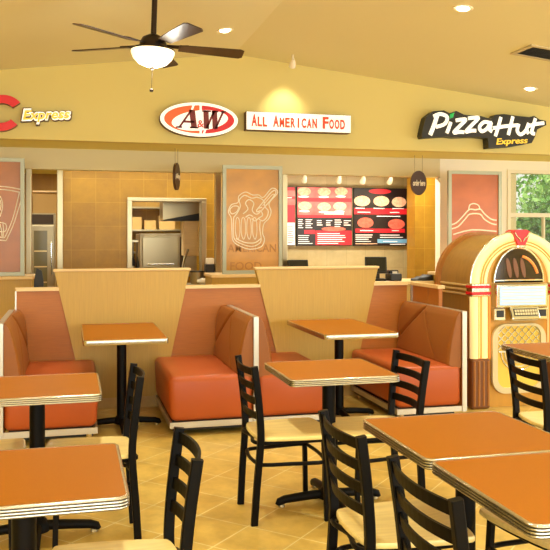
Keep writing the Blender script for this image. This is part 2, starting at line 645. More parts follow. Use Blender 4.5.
def etched_panel(u0, u1, vt, vb, lab, tint, draw, ghost=None):
    Y = 9.6 if u0 > 0 or True else 9.6
    p0, p1 = at(u0, vt, Y), at(u1, vb, Y)
    x0, x1, z1 = p0.x, p1.x, p0.z
    z0 = 1.05 if u0 < 100 else (1.04 if u0 < 400 else 1.02)
    o = thing('etched_panel', lab, 'panel', ((x0 + x1) / 2, Y, z0), 0, 'etched panels between the counter posts')
    L = lambda bm: move(bm, (-(x0 + x1) / 2, -Y, -z0))
    fr = 0.045
    bm = bmesh.new()
    box(bm, x0, x0 + fr, Y - 0.02, Y + 0.03, z0, z1)
    box(bm, x1 - fr, x1, Y - 0.02, Y + 0.03, z0, z1)
    box(bm, x0 + fr, x1 - fr, Y - 0.02, Y + 0.03, z0, z0 + fr)
    box(bm, x0 + fr, x1 - fr, Y - 0.02, Y + 0.03, z1 - fr, z1)
    link('frame', L(bm), M['panelframe'], o)
    bm = B(x0 + fr, x1 - fr, Y, Y + 0.012, z0 + fr, z1 - fr)
    g = link('glass', L(bm), tint, o)
    bm = bmesh.new()
    draw(bm, Y - 0.002)
    link('etching', L(bm), M['etched'], g)
    if ghost:
        for w_, u, v, tw, th_ in ghost:
            link('faint_lettering', L(move(text_fit(w_, tw, th_, 0.002, 0.01), at(u, v, Y - 0.001))), M['ghost'], g)
    return o


def draw_mug(bm, Y):
    Z = lambda a, b: (210 + a / 4.225, 150 + b / 4.231)
    S_ = lambda pts, closed=False, r=0.007: stroke_on(bm, [Z(*p) for p in pts], Y, r, closed)
    # outline around the whole drawing
    S_([(78, 262), (90, 232), (118, 222), (122, 195), (150, 178), (180, 190), (205, 190), (226, 200), (262, 162), (286, 180), (250, 225), (258, 260), (248, 290), (228, 312), (222, 350), (230, 380), (215, 410), (170, 420), (130, 408), (98, 385), (92, 340), (90, 290)], True)
    # mug body
    S_([(100, 285), (98, 340), (104, 378), (135, 398), (175, 408), (205, 398), (216, 378), (210, 330), (212, 300)])
    S_([(110, 375), (150, 392), (190, 392), (214, 375)])
    for x in (118, 142, 166, 190):
        S_([(x - 9, 300), (x - 10, 350), (x, 378), (x + 8, 350), (x + 6, 300), (x - 2, 285)], True, 0.0055)
    # cloud of foam and ice cream
    S_([(100, 285), (118, 262), (128, 236), (124, 212), (146, 192), (176, 204), (200, 200), (226, 214), (232, 240), (246, 258), (240, 284), (222, 300), (205, 290)])
    S_([(140, 270), (160, 250), (150, 225), (165, 210), (185, 225), (178, 255), (195, 272), (212, 262)])
    S_([(176, 290), (190, 300), (206, 288), (222, 276), (214, 258), (198, 262), (200, 250), (220, 242)])
    S_([(150, 285), (166, 275), (182, 282)])
    # spoon
    S_([(200, 250), (262, 176), (276, 186), (218, 256)], False)
    S_([(222, 236), (262, 190), (268, 196), (228, 244)], False, 0.005)
    # small bubble at the left
    S_([(84, 254), (98, 238), (120, 240), (112, 262), (92, 270)], True)


GHOST = (('AMERICAN', 252, 248, 0.62, 0.10), ('FOOD', 246, 266, 0.40, 0.10))


def draw_bucket(bm, Y):
    Z = lambda a, b: (a / 3.929, 150 + b / 3.929)
    S_ = lambda pts, closed=False, r=0.006: stroke_on(bm, [Z(*p) for p in pts], Y, r, closed, 3)
    S_([(-140, 150), (-60, 142), (20, 144), (88, 156)])
    S_([(-140, 162), (-60, 154), (20, 156), (78, 166)])
    S_([(88, 156), (84, 190), (70, 240), (50, 300), (24, 356)])
    S_([(76, 168), (66, 210), (50, 270), (30, 320), (18, 345)])
    S_([(-100, 360), (-40, 352), (24, 356)])
    S_([(-100, 345), (-40, 338), (18, 345)])
    S_([(-60, 290), (-20, 284), (22, 290), (20, 320), (-20, 318)])
    S_([(0, 290), (6, 318), (8, 340)])
    S_([(12, 290), (14, 318), (12, 342)])
    S_([(0, 180), (8, 200), (10, 225), (4, 250), (0, 262)])
    S_([(0, 195), (4, 215), (0, 238)])


def draw_roof(bm, Y):
    Z = lambda a, b: (410 + a / 3.236, 80 + b / 3.236)
    S_ = lambda pts, closed=False, r=0.009: stroke_on(bm, [Z(*p) for p in pts], Y, r, closed, 3)
    S_([(128, 470), (150, 462), (172, 440), (186, 424), (196, 418), (212, 420), (228, 418), (240, 432), (262, 450), (280, 454)])
    S_([(132, 482), (156, 474), (180, 448), (194, 434), (226, 434), (240, 450), (262, 464), (280, 468)])
    S_([(190, 418), (194, 404), (208, 400), (222, 406), (226, 418)])
    S_([(140, 500), (200, 485), (280, 490)])


etched_panel(-34, 24.5, 157.0, 273, 'brown etched panel with a white bucket outline at the left end of the counter', M['tint_tan'], draw_bucket)
etched_panel(222.5, 282, 165, 276, 'amber etched panel with a white root beer mug drawing beside the menu boards', M['tint'], draw_mug, GHOST)
etched_panel(448, 501, 170.5, 282, 'russet etched panel with a white roof outline behind the jukebox', M['tint_red'], draw_roof)

# ------------------------------------------------------------------ wall signs
WS = YB      # face of the sign wall


def on_sign(P):
    return lambda a, b, d: (a, d, b)


def ell(cx, cz, a, b, rot=0.0, n=48):
    return [(cx + a * cos(t) * cos(rot) - b * sin(t) * sin(rot), cz + a * cos(t) * sin(rot) + b * sin(t) * cos(rot)) for t in (2 * pi * k / n for k in range(n))]


def local(bm, c):
    return move(bm, (-c[0], -c[1], -c[2]))


# oval sign
c = at(199.5, 119.5, WS - 0.11)
c.y = WS
sg = thing('oval_sign', 'oval white, red and orange sign with brown letters, high on the wall', 'sign', c)
A_, B_ = 0.465, 0.205
link('casing', prism(bmesh.new(), ell(0, 0, A_, B_), XZ, -0.10, 0), M['outline'], sg)
link('white_rim', prism(bmesh.new(), ell(0, 0, A_ - 0.004, B_ - 0.004), XZ, -0.112, -0.10), M['white'], sg)
bm = bmesh.new()
half = [p for p in ell(0, 0, 0.415, 0.165, 0, 96) if p[0] <= 0.02]
prism(bm, half, XZ, -0.117, -0.112)
link('orange_half', bm, M['orange'], sg)
half = ell(0, 0, 0.415, 0.165, 0, 96)
half = [p for p in half[72:] + half[:72] if p[0] >= 0.02]
link('red_half', prism(bmesh.new(), half, XZ, -0.117, -0.112), M['red'], sg)
link('white_centre', prism(bmesh.new(), ell(0.005, -0.012, 0.335, 0.118, radians(7)), XZ, -0.121, -0.117), M['white'], sg)
bm = bmesh.new()
for sx, top in ((-0.09, 1), (0.07, -1)):
    prism(bm, [(sx - 0.012, 0.11 * top), (sx + 0.012, 0.11 * top), (sx + 0.02 * top + 0.012, 0.168 * top), (sx + 0.02 * top - 0.012, 0.168 * top)], XZ, -0.1215, -0.1165)
link('white_gap', bm, M['white'], sg)


def poly_word(bm, polys, d0, d1):
    for p in polys:
        prism(bm, p, XZ, d0, d1)


def slant(p, k=0.18):
    return [(x + z * k, z) for x, z in p]


def stick(x0, z0, x1, z1, w):
    """upright stroke with level ends, w wide"""
    return [(x0 - w / 2, z0), (x0 + w / 2, z0), (x1 + w / 2, z1), (x1 - w / 2, z1)]


bm = bmesh.new()
h = 0.108
for p in (stick(-0.225, -h, -0.115, h, 0.028), stick(-0.045, -h, -0.11, h, 0.068), [(-0.19, -0.045), (-0.06, -0.045), (-0.06, -0.02), (-0.18, -0.02)],
          [(-0.262, -h), (-0.188, -h), (-0.188, -h + 0.018), (-0.262, -h + 0.018)], [(-0.098, -h), (0.004, -h), (0.004, -h + 0.018), (-0.098, -h + 0.018)]):
    prism(bm, slant(p), XZ, -0.128, -0.121)
link('letter_a', bm, M['lettering_brown'], sg)
bm = bmesh.new()
for p in (stick(0.10, -h, 0.055, h, 0.062), stick(0.10, -h, 0.155, h, 0.026), stick(0.205, -h, 0.155, h, 0.062), stick(0.205, -h, 0.265, h, 0.026),
          [(0.012, h - 0.018), (0.115, h - 0.018), (0.115, h), (0.012, h)], [(0.235, h - 0.018), (0.295, h - 0.018), (0.295, h), (0.235, h)], [(0.125, h - 0.018), (0.205, h - 0.018), (0.205, h), (0.125, h)]):
    prism(bm, slant(p), XZ, -0.128, -0.121)
link('letter_w', bm, M['lettering_brown'], sg)
link('ampersand', move(text_fit('&', 0.075, 0.085, 0.01, 0.012), (0.012, -0.128, -0.052)), M['orangered'], sg)

# ALL AMERICAN FOOD box
p0, p1 = at(246, 111, WS - 0.13), at(351, 133.5, WS - 0.13)
c = Vector(((p0.x + p1.x) / 2, WS, (p0.z + p1.z) / 2))
bw, bh = (p1.x - p0.x) / 2, 0.112
sg = thing('box_sign', 'long white box sign with orange-red capitals beside the oval sign', 'sign', c)
link('casing', B(-bw, bw, -0.13, 0, -bh, bh, bev=0.006), M['outline'], sg)
link('white_face', B(-bw + 0.006, bw - 0.006, -0.137, -0.13, -bh + 0.006, bh - 0.006), M['white'], sg)
for big, small, x0, x1 in (('A', 'LL', -0.60, -0.40), ('A', 'MERICAN', -0.335, 0.225), ('F', 'OOD', 0.29, 0.585)):
    n = len(small) + 1.15
    cw = (x1 - x0) / n
    for k, ch in enumerate(big + small):
        hh = 0.145 if k == 0 else 0.118
        ww = cw * (1.05 if k == 0 else 0.84)
        if ch == 'I':
            ww = cw * 0.3
        xc = x0 + (cw * 0.575 if k == 0 else cw * 1.15 + (k - 0.5) * cw)
        link('letter', move(text_fit(ch, ww, hh, 0.006, 0.035 if ch != 'I' else 0.0), (xc, -0.140, -0.008 + (hh - 0.118) / 2)), M['orangered'], sg)

# red C (only the end of the word is in frame) and its small yellow script word
c = at(0.5, 113, WS - 0.1)
c.y = WS
sg = thing('letter_sign', 'big red letter at the upper left edge of the sign wall', 'sign', c)
bm = bmesh.new()
ro, ri = 0.205, 0.115
pts = []
angs = [radians(38 + (284) * k / 40) for k in range(41)]
out = [(0.01 + ro * 1.12 * cos(t), ro * 0.98 * sin(t)) for t in angs]
inn = [(0.01 + ri * 1.2 * cos(t), ri * 0.95 * sin(t)) for t in angs][::-1]
o2 = slant(out + inn, 0.12)
q = len(out)
for (d0, d1, nm, mt, gr) in ((-0.10, 0.0, 'casing', M['lettering_brown'], 0), (-0.112, -0.10, 'red_face', M['red'], 0)):
    bm = bmesh.new()
    for i in range(q - 1):
        prism(bm, slant([out[i], out[i + 1], inn[q - 2 - i], inn[q - 1 - i]], 0.12), XZ, d0, d1)
    bmesh.ops.remove_doubles(bm, verts=bm.verts[:], dist=1e-5)
    link(nm, bm, mt, sg)

c = at(46.5, 116, WS - 0.07)
c.y = WS
sg = thing('script_sign', 'small yellow script word outlined in white, right of the big red letter', 'sign', c)
w, h = 0.54, 0.165
rot = Matrix.Rotation(radians(-4), 3, 'Y')
link('dark_outline', move(text_fit('Express', w + 0.03, h + 0.04, 0.06, 0.075, 0.25), (0, -0.03, 0), rot), M['outline'], sg)
link('white_outline', move(text_fit('Express', w + 0.005, h + 0.015, 0.02, 0.05, 0.25), (0, -0.068, 0), rot), M['white'], sg)
link('yellow_lettering', move(text_fit('Express', w - 0.03, h - 0.03, 0.012, 0.022, 0.25), (0, -0.082, 0), rot), M['yellow'], sg)

# black free-form sign with white brush lettering
Z5 = lambda a, b, d=0: (410 + a / 3.236, 80 + b / 3.236)
c = at(484, 129, WS)
sg = thing('brush_sign', 'black free-form sign with white brush lettering and a green leaf dot, above the jukebox', 'sign', c)
outl = [(38, 178), (45, 145), (52, 120), (75, 101), (110, 98), (128, 108), (150, 100), (175, 112), (230, 117), (262, 126), (278, 112), (305, 110), (345, 116), (385, 120), (402, 116), (420, 128), (440, 132), (441, 146), (412, 160), (404, 185), (394, 204), (330, 216), (255, 221), (252, 188), (215, 184), (150, 186), (120, 183), (70, 186), (42, 188)]
P = [at(*Z5(*p), WS - 0.14) for p in outl]
link('backing', local(prism(bmesh.new(), [(p.x, p.z) for p in P], XZ, WS - 0.14, WS), c), M['signblack'], sg)


def brush(strokes, r, nm, m, d=0.145):
    for s_ in strokes:
        bm = bmesh.new()
        tube(bm, catmull([at(*Z5(*p), WS - d) for p in s_], 6), r, 8, flat=((0, 1, 0), 0.25))
        link(nm, local(bm, c), m, sg, smooth=True)


r = 0.030
brush([[(88, 114), (78, 145), (65, 178)], ], r, 'letter', M['white'])
brush([[(76, 118), (98, 110), (120, 120), (112, 142), (84, 152)], [(132, 136), (126, 154), (119, 172)],
       [(148, 131), (166, 128), (180, 129), (160, 150), (142, 170), (160, 168), (175, 169)],
       [(188, 124), (206, 122), (221, 123), (200, 146), (181, 167), (198, 164), (214, 164)],
       [(262, 140), (240, 136), (225, 152), (232, 166), (248, 158), (262, 138), (258, 160), (266, 166)],
       [(294, 120), (286, 150), (276, 182)], [(333, 118), (325, 150), (318, 178)], [(268, 156), (305, 150), (350, 146)],
       [(352, 142), (347, 164), (358, 176), (374, 164), (384, 140), (378, 160), (384, 174)],
       [(406, 124), (398, 150), (394, 170), (404, 174)], [(380, 150), (405, 143), (434, 139)]], r * 0.85, 'letter', M['white'])
brush([[(130, 124), (135, 115), (143, 106)]], [0.012] * 3 + [0.02, 0.026, 0.03, 0.03, 0.028, 0.022, 0.014] + [0.008] * 3, 'leaf_dot', M['leafgreen'])
e = at(*Z5(330, 200), WS - 0.147) - c
link('yellow_lettering', move(text_fit('Express', 0.46, 0.105, 0.012, 0.016, 0.2), (e.x, -0.147, e.z), Matrix.Rotation(radians(-4), 3, 'Y')), M['yellow'], sg)

# hanging round signs over the counter
def round_sign(u, v, Y, rx, rz, turn, lab, word):
    p = at(u, v, Y)
    o = thing('hanging_sign', lab, 'sign', p, turn, 'round brown signs hung over the counter')
    link('disc', prism(bmesh.new(), ell(0, 0, rx, rz, 0, 40), XZ, -0.015, 0.015), M['brownsign'], o)
    if word:
        link('lettering', move(text_fit(word, rx * 1.55, rz * 0.5, 0.006, 0.025, 0.2), (0, -0.018, 0)), M['etched'], o)
    for s_ in (-0.5, 0.5):
        link('chain', tube(bmesh.new(), [(s_ * rx, 0, rz * 0.8), (s_ * rx, 0, SOF - p.z)], 0.004, 6), M['steel_dull'], o)
    return o


round_sign(418.5, 183, 9.85, 0.115, 0.165, 0.0, 'round brown sign facing the room beside the menu boards', 'order here')
round_sign(176.5, 176.5, 9.85, 0.15, 0.17, radians(70), 'round brown sign hung edge-on in front of the golden tile wall', 'pick up')

# ------------------------------------------------------------------ menu boards
MB = MY + 0.002
mm = dict(
    dark=mat('menu_black', (34, 24, 22), 0.3, emit=0.25, ecol=(40, 24, 22)),
    red=mat('menu_red', (206, 34, 44), 0.3, emit=0.3, ecol=(206, 30, 44)),
    pink=mat('menu_rose', (226, 96, 90), 0.3, emit=0.3, ecol=(228, 96, 88), noise=0.45, nscale=7),
    food=mat('menu_food', (240, 176, 140), 0.3, emit=0.3, ecol=(240, 170, 130), noise=0.4, nscale=25),
    foodred=mat('menu_pizza', (214, 96, 76), 0.3, emit=0.3, ecol=(214, 92, 70), noise=0.4, nscale=25),
    white=mat('menu_white', (244, 232, 224), 0.3, emit=0.35, ecol=(250, 236, 226)),
    blue=mat('menu_blue', (110, 160, 190), 0.3, emit=0.25, ecol=(110, 160, 190)),
)
ZM = lambda a, b: (270 + a / 3.056, 150 + b / 3.056)


def menu_board(x0, x1, y0, y1, lab, items, base='dark'):
    """items: (kind, material, left, top, right, bottom) in the board's own layout units"""
    p0, p1 = at(*ZM(x0, y0), MB), at(*ZM(x1, y1), MB)
    cx, cz = (p0.x + p1.x) / 2, (p0.z + p1.z) / 2
    o = thing('menu_board', lab, 'menu board', (cx, MB, cz), 0, 'lit menu boards over the registers')
    w, h = (p1.x - p0.x) / 2, (p0.z - p1.z) / 2
    link('casing', B(-w, w, -0.07, 0, -h, h), M['plasticblack'], o)
    link('screen', B(-w + 0.01, w - 0.01, -0.076, -0.07, -h + 0.01, h - 0.01), mm[base], o)
    fx = lambda x: -w + 2 * w * (x - x0) / (x1 - x0)
    fz = lambda y: h - 2 * h * (y - y0) / (y1 - y0)
    D = 0
    for kind, m_, a, b, c_, d in items:
        D += 0.00012
        d0 = -0.0765 - D
        if kind == 'text':
            rows = max(1, int((d - b) / 5.5))
            bm = bmesh.new()
            for k in range(rows):
                z = b + (k + 0.5) * (d - b) / rows
                e = a + (c_ - a) * random.uniform(0.6, 1.0)
                box(bm, fx(a), fx(e), d0 - 0.002, d0, fz(z + 1.1), fz(z - 1.1))
            link('text_lines', bm, mm[m_], o)
        elif kind == 'oval':
            link('picture', prism(bmesh.new(), ell((fx(a) + fx(c_)) / 2, (fz(b) + fz(d)) / 2, (fx(c_) - fx(a)) / 2, (fz(b) - fz(d)) / 2, 0, 20), XZ, d0 - 0.003, d0), mm[m_], o)
        else:
            link('colour_block', B(fx(a), fx(c_), d0 - 0.002, d0, fz(d), fz(b)), mm[m_], o)
    return o


it = [('rect', 'pink', 80, 114, 244, 204), ('rect', 'red', 80, 146, 244, 158), ('rect', 'red', 80, 198, 244, 206)]
for cx_, cy_ in ((100, 128), (160, 128), (212, 126), (102, 172), (160, 174), (208, 172)):
    it.append(('oval', 'food', cx_ - 20, cy_ - 14, cx_ + 20, cy_ + 12))
    it.append(('oval', 'white', cx_ - 17, cy_ + 12, cx_ + 14, cy_ + 18))
it += [('rect', 'white', 160, 188, 220, 196), ('text', 'white', 82, 210, 100, 240), ('text', 'white', 104, 210, 130, 240), ('text', 'white', 138, 212, 160, 232), ('text', 'white', 166, 212, 186, 232), ('text', 'white', 192, 210, 214, 236), ('text', 'white', 220, 212, 242, 232),
       ('rect', 'red', 134, 246, 244, 290), ('oval', 'foodred', 152, 234, 226, 248), ('text', 'white', 82, 258, 128, 288), ('text', 'white', 140, 252, 240, 288), ('rect', 'red', 100, 244, 132, 256)]
menu_board(78, 246, 112, 292, 'left lit menu board, rose pictures over black and red price lists', it)
it = [('oval', 'red', 296, 118, 364, 134), ('rect', 'red', 252, 178, 412, 196), ('rect', 'red', 256, 240, 406, 252), ('rect', 'blue', 322, 272, 412, 284)]
for cx_, cy_, ww, m_ in ((276, 156, 24, 'food'), (334, 156, 24, 'food'), (388, 158, 22, 'food'), (286, 222, 24, 'foodred'), (380, 226, 26, 'foodred')):
    it.append(('oval', m_, cx_ - ww, cy_ - 16, cx_ + ww, cy_ + 16))
it += [('text', 'white', 256, 174, 300, 182), ('text', 'white', 310, 174, 360, 182), ('text', 'white', 368, 174, 408, 182), ('text', 'white', 262, 186, 312, 194), ('text', 'white', 360, 186, 400, 194), ('text', 'white', 320, 198, 406, 206), ('text', 'white', 270, 242, 320, 250), ('text', 'white', 366, 242, 396, 250),
       ('text', 'white', 256, 256, 312, 282), ('text', 'white', 330, 256, 404, 270), ('text', 'food', 256, 282, 330, 290), ('text', 'white', 340, 276, 400, 282), ('text', 'white', 360, 285, 408, 290)]
menu_board(252, 414, 116, 292, 'right lit menu board, round pizza pictures on black with red bands', it)
it = [('rect', 'pink', 46, 124, 72, 142), ('rect', 'pink', 46, 150, 72, 168), ('rect', 'white', 46, 200, 72, 290), ('rect', 'red', 46, 190, 72, 222), ('text', 'white', 48, 142, 70, 150), ('text', 'dark', 50, 230, 70, 286)]
menu_board(20, 73, 112, 292, 'leftmost narrow menu board half hidden behind the steel post', it, 'red')

# track lights over the menu
tr = thing('track_light_rail', 'pale rail with four spot heads above the menu boards', 'track light', (at(345, 178, 11.4).x, 11.4, 0))
ox = tr.location.x
zt = at(345, 176, 11.4).z
link('rail', B(at(288, 178, 11.4).x - ox, at(412, 178, 11.4).x - ox, -0.02, 0.02, zt, zt + 0.03), M['lamptrim'], tr)
link('hanger', tube(bmesh.new(), [(0, 0, zt + 0.03), (0, 0, SOF)], 0.01, 8), M['lamptrim'], tr)
for u in (305, 340, 364, 391):
    x = at(u, 180, 11.4).x - ox
    bm = bmesh.new()
    tube(bm, [(x, 0.0, zt), (x, 0.02, zt - 0.04), (x + 0.01, 0.09, zt - 0.08)], [0.02, 0.035, 0.045], 12)
    link('spot_head', bm, M['lamptrim'], tr, smooth=True)
    ld = bpy.data.lights.new('menu_spot', 'SPOT')
    ld.energy = 14
    ld.color = (1.0, 0.86, 0.62)
    ld.spot_size = radians(110)
    ld.spot_blend = 0.8
    ld.shadow_soft_size = 0.05
    lo = bpy.data.objects.new('menu_spot', ld)
    COL.objects.link(lo)
    lo.location = (x + ox + 0.01, 11.52, zt - 0.11)
    lo.rotation_euler = (radians(28), 0, 0)

# ------------------------------------------------------------------ registers and counter clutter
def monitor(u, v, Y, w, h, rz, lab):
    p = at(u, v, Y)
    o = thing('register_monitor', lab, 'cash register', (p.x, Y, 0.90), rz, 'register screens')
    t = radians(-12)
    bm = B(-w / 2, w / 2, -0.025, 0.025, 0, h, bev=0.012)
    move(bm, (0, 0.0, 0.10), Matrix.Rotation(t, 3, 'X'))
    s_ = link('screen_housing', bm, M['plasticblack'], o)
    bm = B(-w / 2 + 0.02, w / 2 - 0.02, -0.029, -0.024, 0.03, h - 0.02)
    move(bm, (0, 0.0, 0.10), Matrix.Rotation(t, 3, 'X'))
    link('rear_label', bm, M['screen'], s_)
    link('stand', B(-0.05, 0.05, 0.0, 0.06, 0.02, 0.2), M['plasticblack'], o)
    link('base', B(-0.13, 0.13, -0.08, 0.14, 0, 0.03, bev=0.008), M['plasticblack'], o)


monitor(298.5, 262, 10.0, 0.29, 0.20, radians(6), 'black register screen at the left, below the red menu board')
monitor(376, 262, 10.1, 0.30, 0.23, radians(-14), 'black register screen at the right, next to the receipt printer')
p = at(393.5, 272, 10.05)
o = thing('receipt_printer', 'small black receipt printer right of the second register screen', 'printer', (p.x, 10.05, 0.90))
link('body', B(-0.085, 0.085, -0.1, 0.1, 0, 0.10, bev=0.015), M['plasticblack'], o)
link('lid', B(-0.07, 0.07, -0.02, 0.095, 0.095, 0.145, bev=0.015), M['screen'], o)
link('paper_slip', B(-0.035, 0.035, -0.05, -0.046, 0.10, 0.13), M['paper'], o)
p = at(422.5, 276, 9.98)
bm = bmesh.new()
bmesh.ops.create_icosphere(bm, subdivisions=3, radius=1)
for v in bm.verts:
    k = 1 + 0.18 * sin(v.co.x * 7 + 1) * cos(v.co.y * 6)
    v.co = (v.co.x * 0.17 * k, v.co.y * 0.1, max(0.0, (v.co.z + 0.35) * 0.055 * k * (1 + 0.5 * v.co.x)))
tag(link('folded_cloth', bm, M['plasticblack'], None, True, (p.x, 9.98, 0.90)), 'crumpled black cloth on the counter just left of the jukebox', 'cloth')

# ------------------------------------------------------------------ kitchen seen through the openings
p0, p1 = at(33, 222, 12.6), at(54, 275, 12.6)
w = (p1.x - p0.x) / 2 + 0.05
top = at(44, 213, 12.6).z
o = thing('reach_in_fridge', 'glass-door steel refrigerator seen through the narrow opening at left', 'refrigerator', ((p0.x + p1.x) / 2 - 0.03, 12.7, 0))
link('body', B(-w, w, 0, 0.7, 0.08, top), M['steel_dull'], o)
link('control_panel', B(-w + 0.03, w - 0.03, -0.012, 0, top + 0.0 - 0.17, top - 0.02), M['inside'], o)
d = link('door', B(-w + 0.02, w - 0.02, -0.05, -0.001, 0.15, top - 0.19, bev=0.008), M['steel'], o)
link('door_glass', B(-w + 0.09, w - 0.12, -0.055, -0.05, 0.3, top - 0.27), M['fridgeglass'], d)
link('handle', tube(bmesh.new(), [(w - 0.06, -0.05, 0.9), (w - 0.06, -0.09, 0.92), (w - 0.06, -0.09, 1.4), (w - 0.06, -0.05, 1.42)], 0.012, 8), M['chrome'], d)
for k in range(4):
    z = 0.55 + k * 0.24
    link('shelf', B(-w + 0.095, w - 0.125, -0.0562, -0.055, z, z + 0.02), M['jukestrip'], d)
for k, x in enumerate((-w + 0.05, w - 0.05)):
    link('foot', lathe(bmesh.new(), [(0.025, 0), (0.02, 0.08)], 10, (x, 0.1, 0)), M['plasticblack'], o)
o2 = thing('cardboard_box', 'larger pale cardboard box on top of the refrigerator', 'box', (o.location.x + 0.06, 12.95, top))
link('carton', B(-0.2, 0.22, -0.15, 0.15, 0, 0.36), M['cardboard'], o2)
link('flap', B(-0.2, 0.22, -0.20, -0.151, 0.33, 0.35), M['capwood'], o2)
o2 = thing('cardboard_box', 'small cardboard box at the left on top of the refrigerator', 'box', (o.location.x - 0.19, 12.85, top))
link('carton', B(-0.045, 0.045, -0.13, 0.13, 0, 0.25), M['cardboard'], o2)
link('tape', B(-0.012, 0.012, -0.131, 0.131, 0.0, 0.2508), M['capwood'], o2)
p = at(38.5, 276, 9.3)
o = thing('highchair', 'dark child seat back standing behind the booth, below the fridge opening', 'chair', (p.x, 9.3, 0))
bm = bmesh.new()
prism(bm, [(-0.045, 0.72), (0.05, 0.72), (0.055, 1.0), (0.035, 1.12), (-0.02, 1.15), (-0.05, 1.0)], XZ, -0.02, 0.02)
link('backrest', bm, M['plasticblack'], o)
link('seat', B(-0.07, 0.07, -0.2, 0.02, 0.66, 0.70, bev=0.01), M['plasticblack'], o)
for sx in (-0.055, 0.055):
    for sy in (-0.16, 0.0):
        link('leg', tube(bmesh.new(), [(sx, sy, 0.67), (sx * 1.3, sy * 1.1, 0.0)], 0.014, 8), M['plasticblack'], o)

# steel frame of the pass-through
o = thing('pass_through_frame', 'stainless frame around the kitchen pass-through opening', 'frame', ((px0 + px1) / 2, TY, 0))
ox = (px0 + px1) / 2
w = (px1 - px0) / 2
for nm, args in (('jamb', (-w, -w + 0.07)), ('jamb', (w - 0.07, w))):
    link(nm, B(args[0], args[1], -0.03, 0.18, pz0, pz1 - 0.05, bev=0.005), M['steel'], o)
link('head', B(-w, w, -0.03, 0.18, pz1 - 0.05, pz1, bev=0.005), M['steel'], o)
link('sill', B(-w, w, -0.12, 0.25, pz0 - 0.04, pz0, bev=0.005), M['steel'], o)

# cooking line behind the pass-through
Yk = 12.9
p0, p1 = at(147, 232, Yk), at(186, 275, Yk)
o = thing('oven', 'broad stainless oven front behind the pass-through', 'oven', ((p0.x + p1.x) / 2, Yk, 0))
w = (p1.x - p0.x) / 2 + 0.12
link('body', B(-w, w, 0, 0.8, 0.1, 1.55, bev=0.01), M['steel_dull'], o)
d = link('door', B(-w + 0.04, w - 0.25, -0.04, -0.001, 1.0, 1.5, bev=0.01), M['steel'], o)
link('handle', tube(bmesh.new(), [(-w + 0.12, -0.04, 1.05), (-w + 0.12, -0.09, 1.05), (w - 0.33, -0.09, 1.05), (w - 0.33, -0.04, 1.05)], 0.014, 8), M['chrome'], d)
link('control_panel', B(w - 0.22, w - 0.02, -0.03, -0.001, 0.9, 1.5), M['inside'], o)
for k in range(3):
    bm = lathe(bmesh.new(), [(0.03, 0), (0.025, 0.03), (0, 0.03)], 12)
    move(bm, (w - 0.12, -0.03, 1.08 + k * 0.15), Matrix.Rotation(pi / 2, 3, 'X'))
    link('knob', bm, M['plasticblack'], o)
link('base', B(-w + 0.03, w - 0.03, 0.05, 0.75, 0, 0.1), M['plasticblack'], o)
# hood: bright upper box and a black sloped lip
p0, p1 = at(163, 203, 12.3), at(203, 220, 12.3)
o = thing('extractor_hood', 'bright steel extractor hood with a dark slanted underside in the pass-through', 'hood', ((p0.x + p1.x) / 2, 12.3, 0))
w = (p1.x - p0.x) / 2
zt_, zb_ = SOF, p1.z
bm = bmesh.new()
prism(bm, [(-w, zb_), (w, zb_ + 0.12), (w, zt_), (-w, zt_)], XZ, 0, 0.5)
link('canopy', bm, M['steel'], o)
bm = bmesh.new()
prism(bm, [(-w, zb_ - 0.015), (w, zb_ - 0.01), (w, zb_ + 0.118), (-w, zb_ - 0.002)], XZ, -0.01, 0.45)
link('underside', bm, M['plasticblack'], o)
p = at(191, 245, 12.35)
o = thing('ticket_printer_stand', 'pale steel equipment tower at the right of the pass-through', 'kitchen equipment', (p.x, 12.35, 0))
link('column', B(-0.09, 0.09, 0, 0.25, 0.0, 1.2), M['steel_dull'], o)
link('cabinet', B(-0.12, 0.12, -0.03, 0.25, 1.2, 1.75, bev=0.01), M['capwood'], o)
link('bracket', tube(bmesh.new(), [(-0.05, -0.03, 1.3), (-0.12, -0.12, 1.15), (-0.16, -0.15, 0.99)], 0.018, 8), M['steel'], o)
p = at(133, 250, 12.1)
o = thing('hanging_utensils', 'dark utensils hanging at the left of the pass-through', 'utensils', (p.x, 12.1, 1.0))
link('rail', B(-0.08, 0.08, 0, 0.02, 0.42, 0.45), M['steel'], o)
link('post', B(-0.01, 0.01, 0.0, 0.02, -1.0, 0.42), M['steel'], o)
for k in range(3):
    x = -0.06 + 0.06 * k
    link('ladle', tube(bmesh.new(), [(x, -0.01, 0.42), (x, -0.02, 0.22), (x + 0.01, -0.02, 0.15 - 0.04 * k), (x, -0.03, 0.10 - 0.04 * k)], [0.008, 0.008, 0.03, 0.035], 8), M['plasticblack'], o)
p = at(138, 230, 14.0)
o = thing('shelving', 'steel wall shelf at the far left of the kitchen', 'shelf', (p.x + 0.3, 14.05, 0))
for z in (1.2, 1.6, 2.0):
    link('shelf', B(-0.55, 0.55, 0, 0.4, z, z + 0.03), M['steel'], o)
for x in (-0.53, 0.53):
    link('upright', B(x - 0.02, x + 0.02, 0, 0.4, 0, 2.2), M['steel_dull'], o)
for k, (x, w_, h_) in enumerate(((-0.35, 0.12, 0.22), (-0.08, 0.1, 0.16), (0.22, 0.14, 0.25))):
    tag(link('food_box', B(-w_, w_, 0.02, 0.3, 0, h_), M['cardboard'], None, False, (o.location.x + x, 14.07, 1.63)), ('tall', 'flat', 'wide')[k] + ' carton on the kitchen wall shelf', 'box', 'cartons on the kitchen shelf')
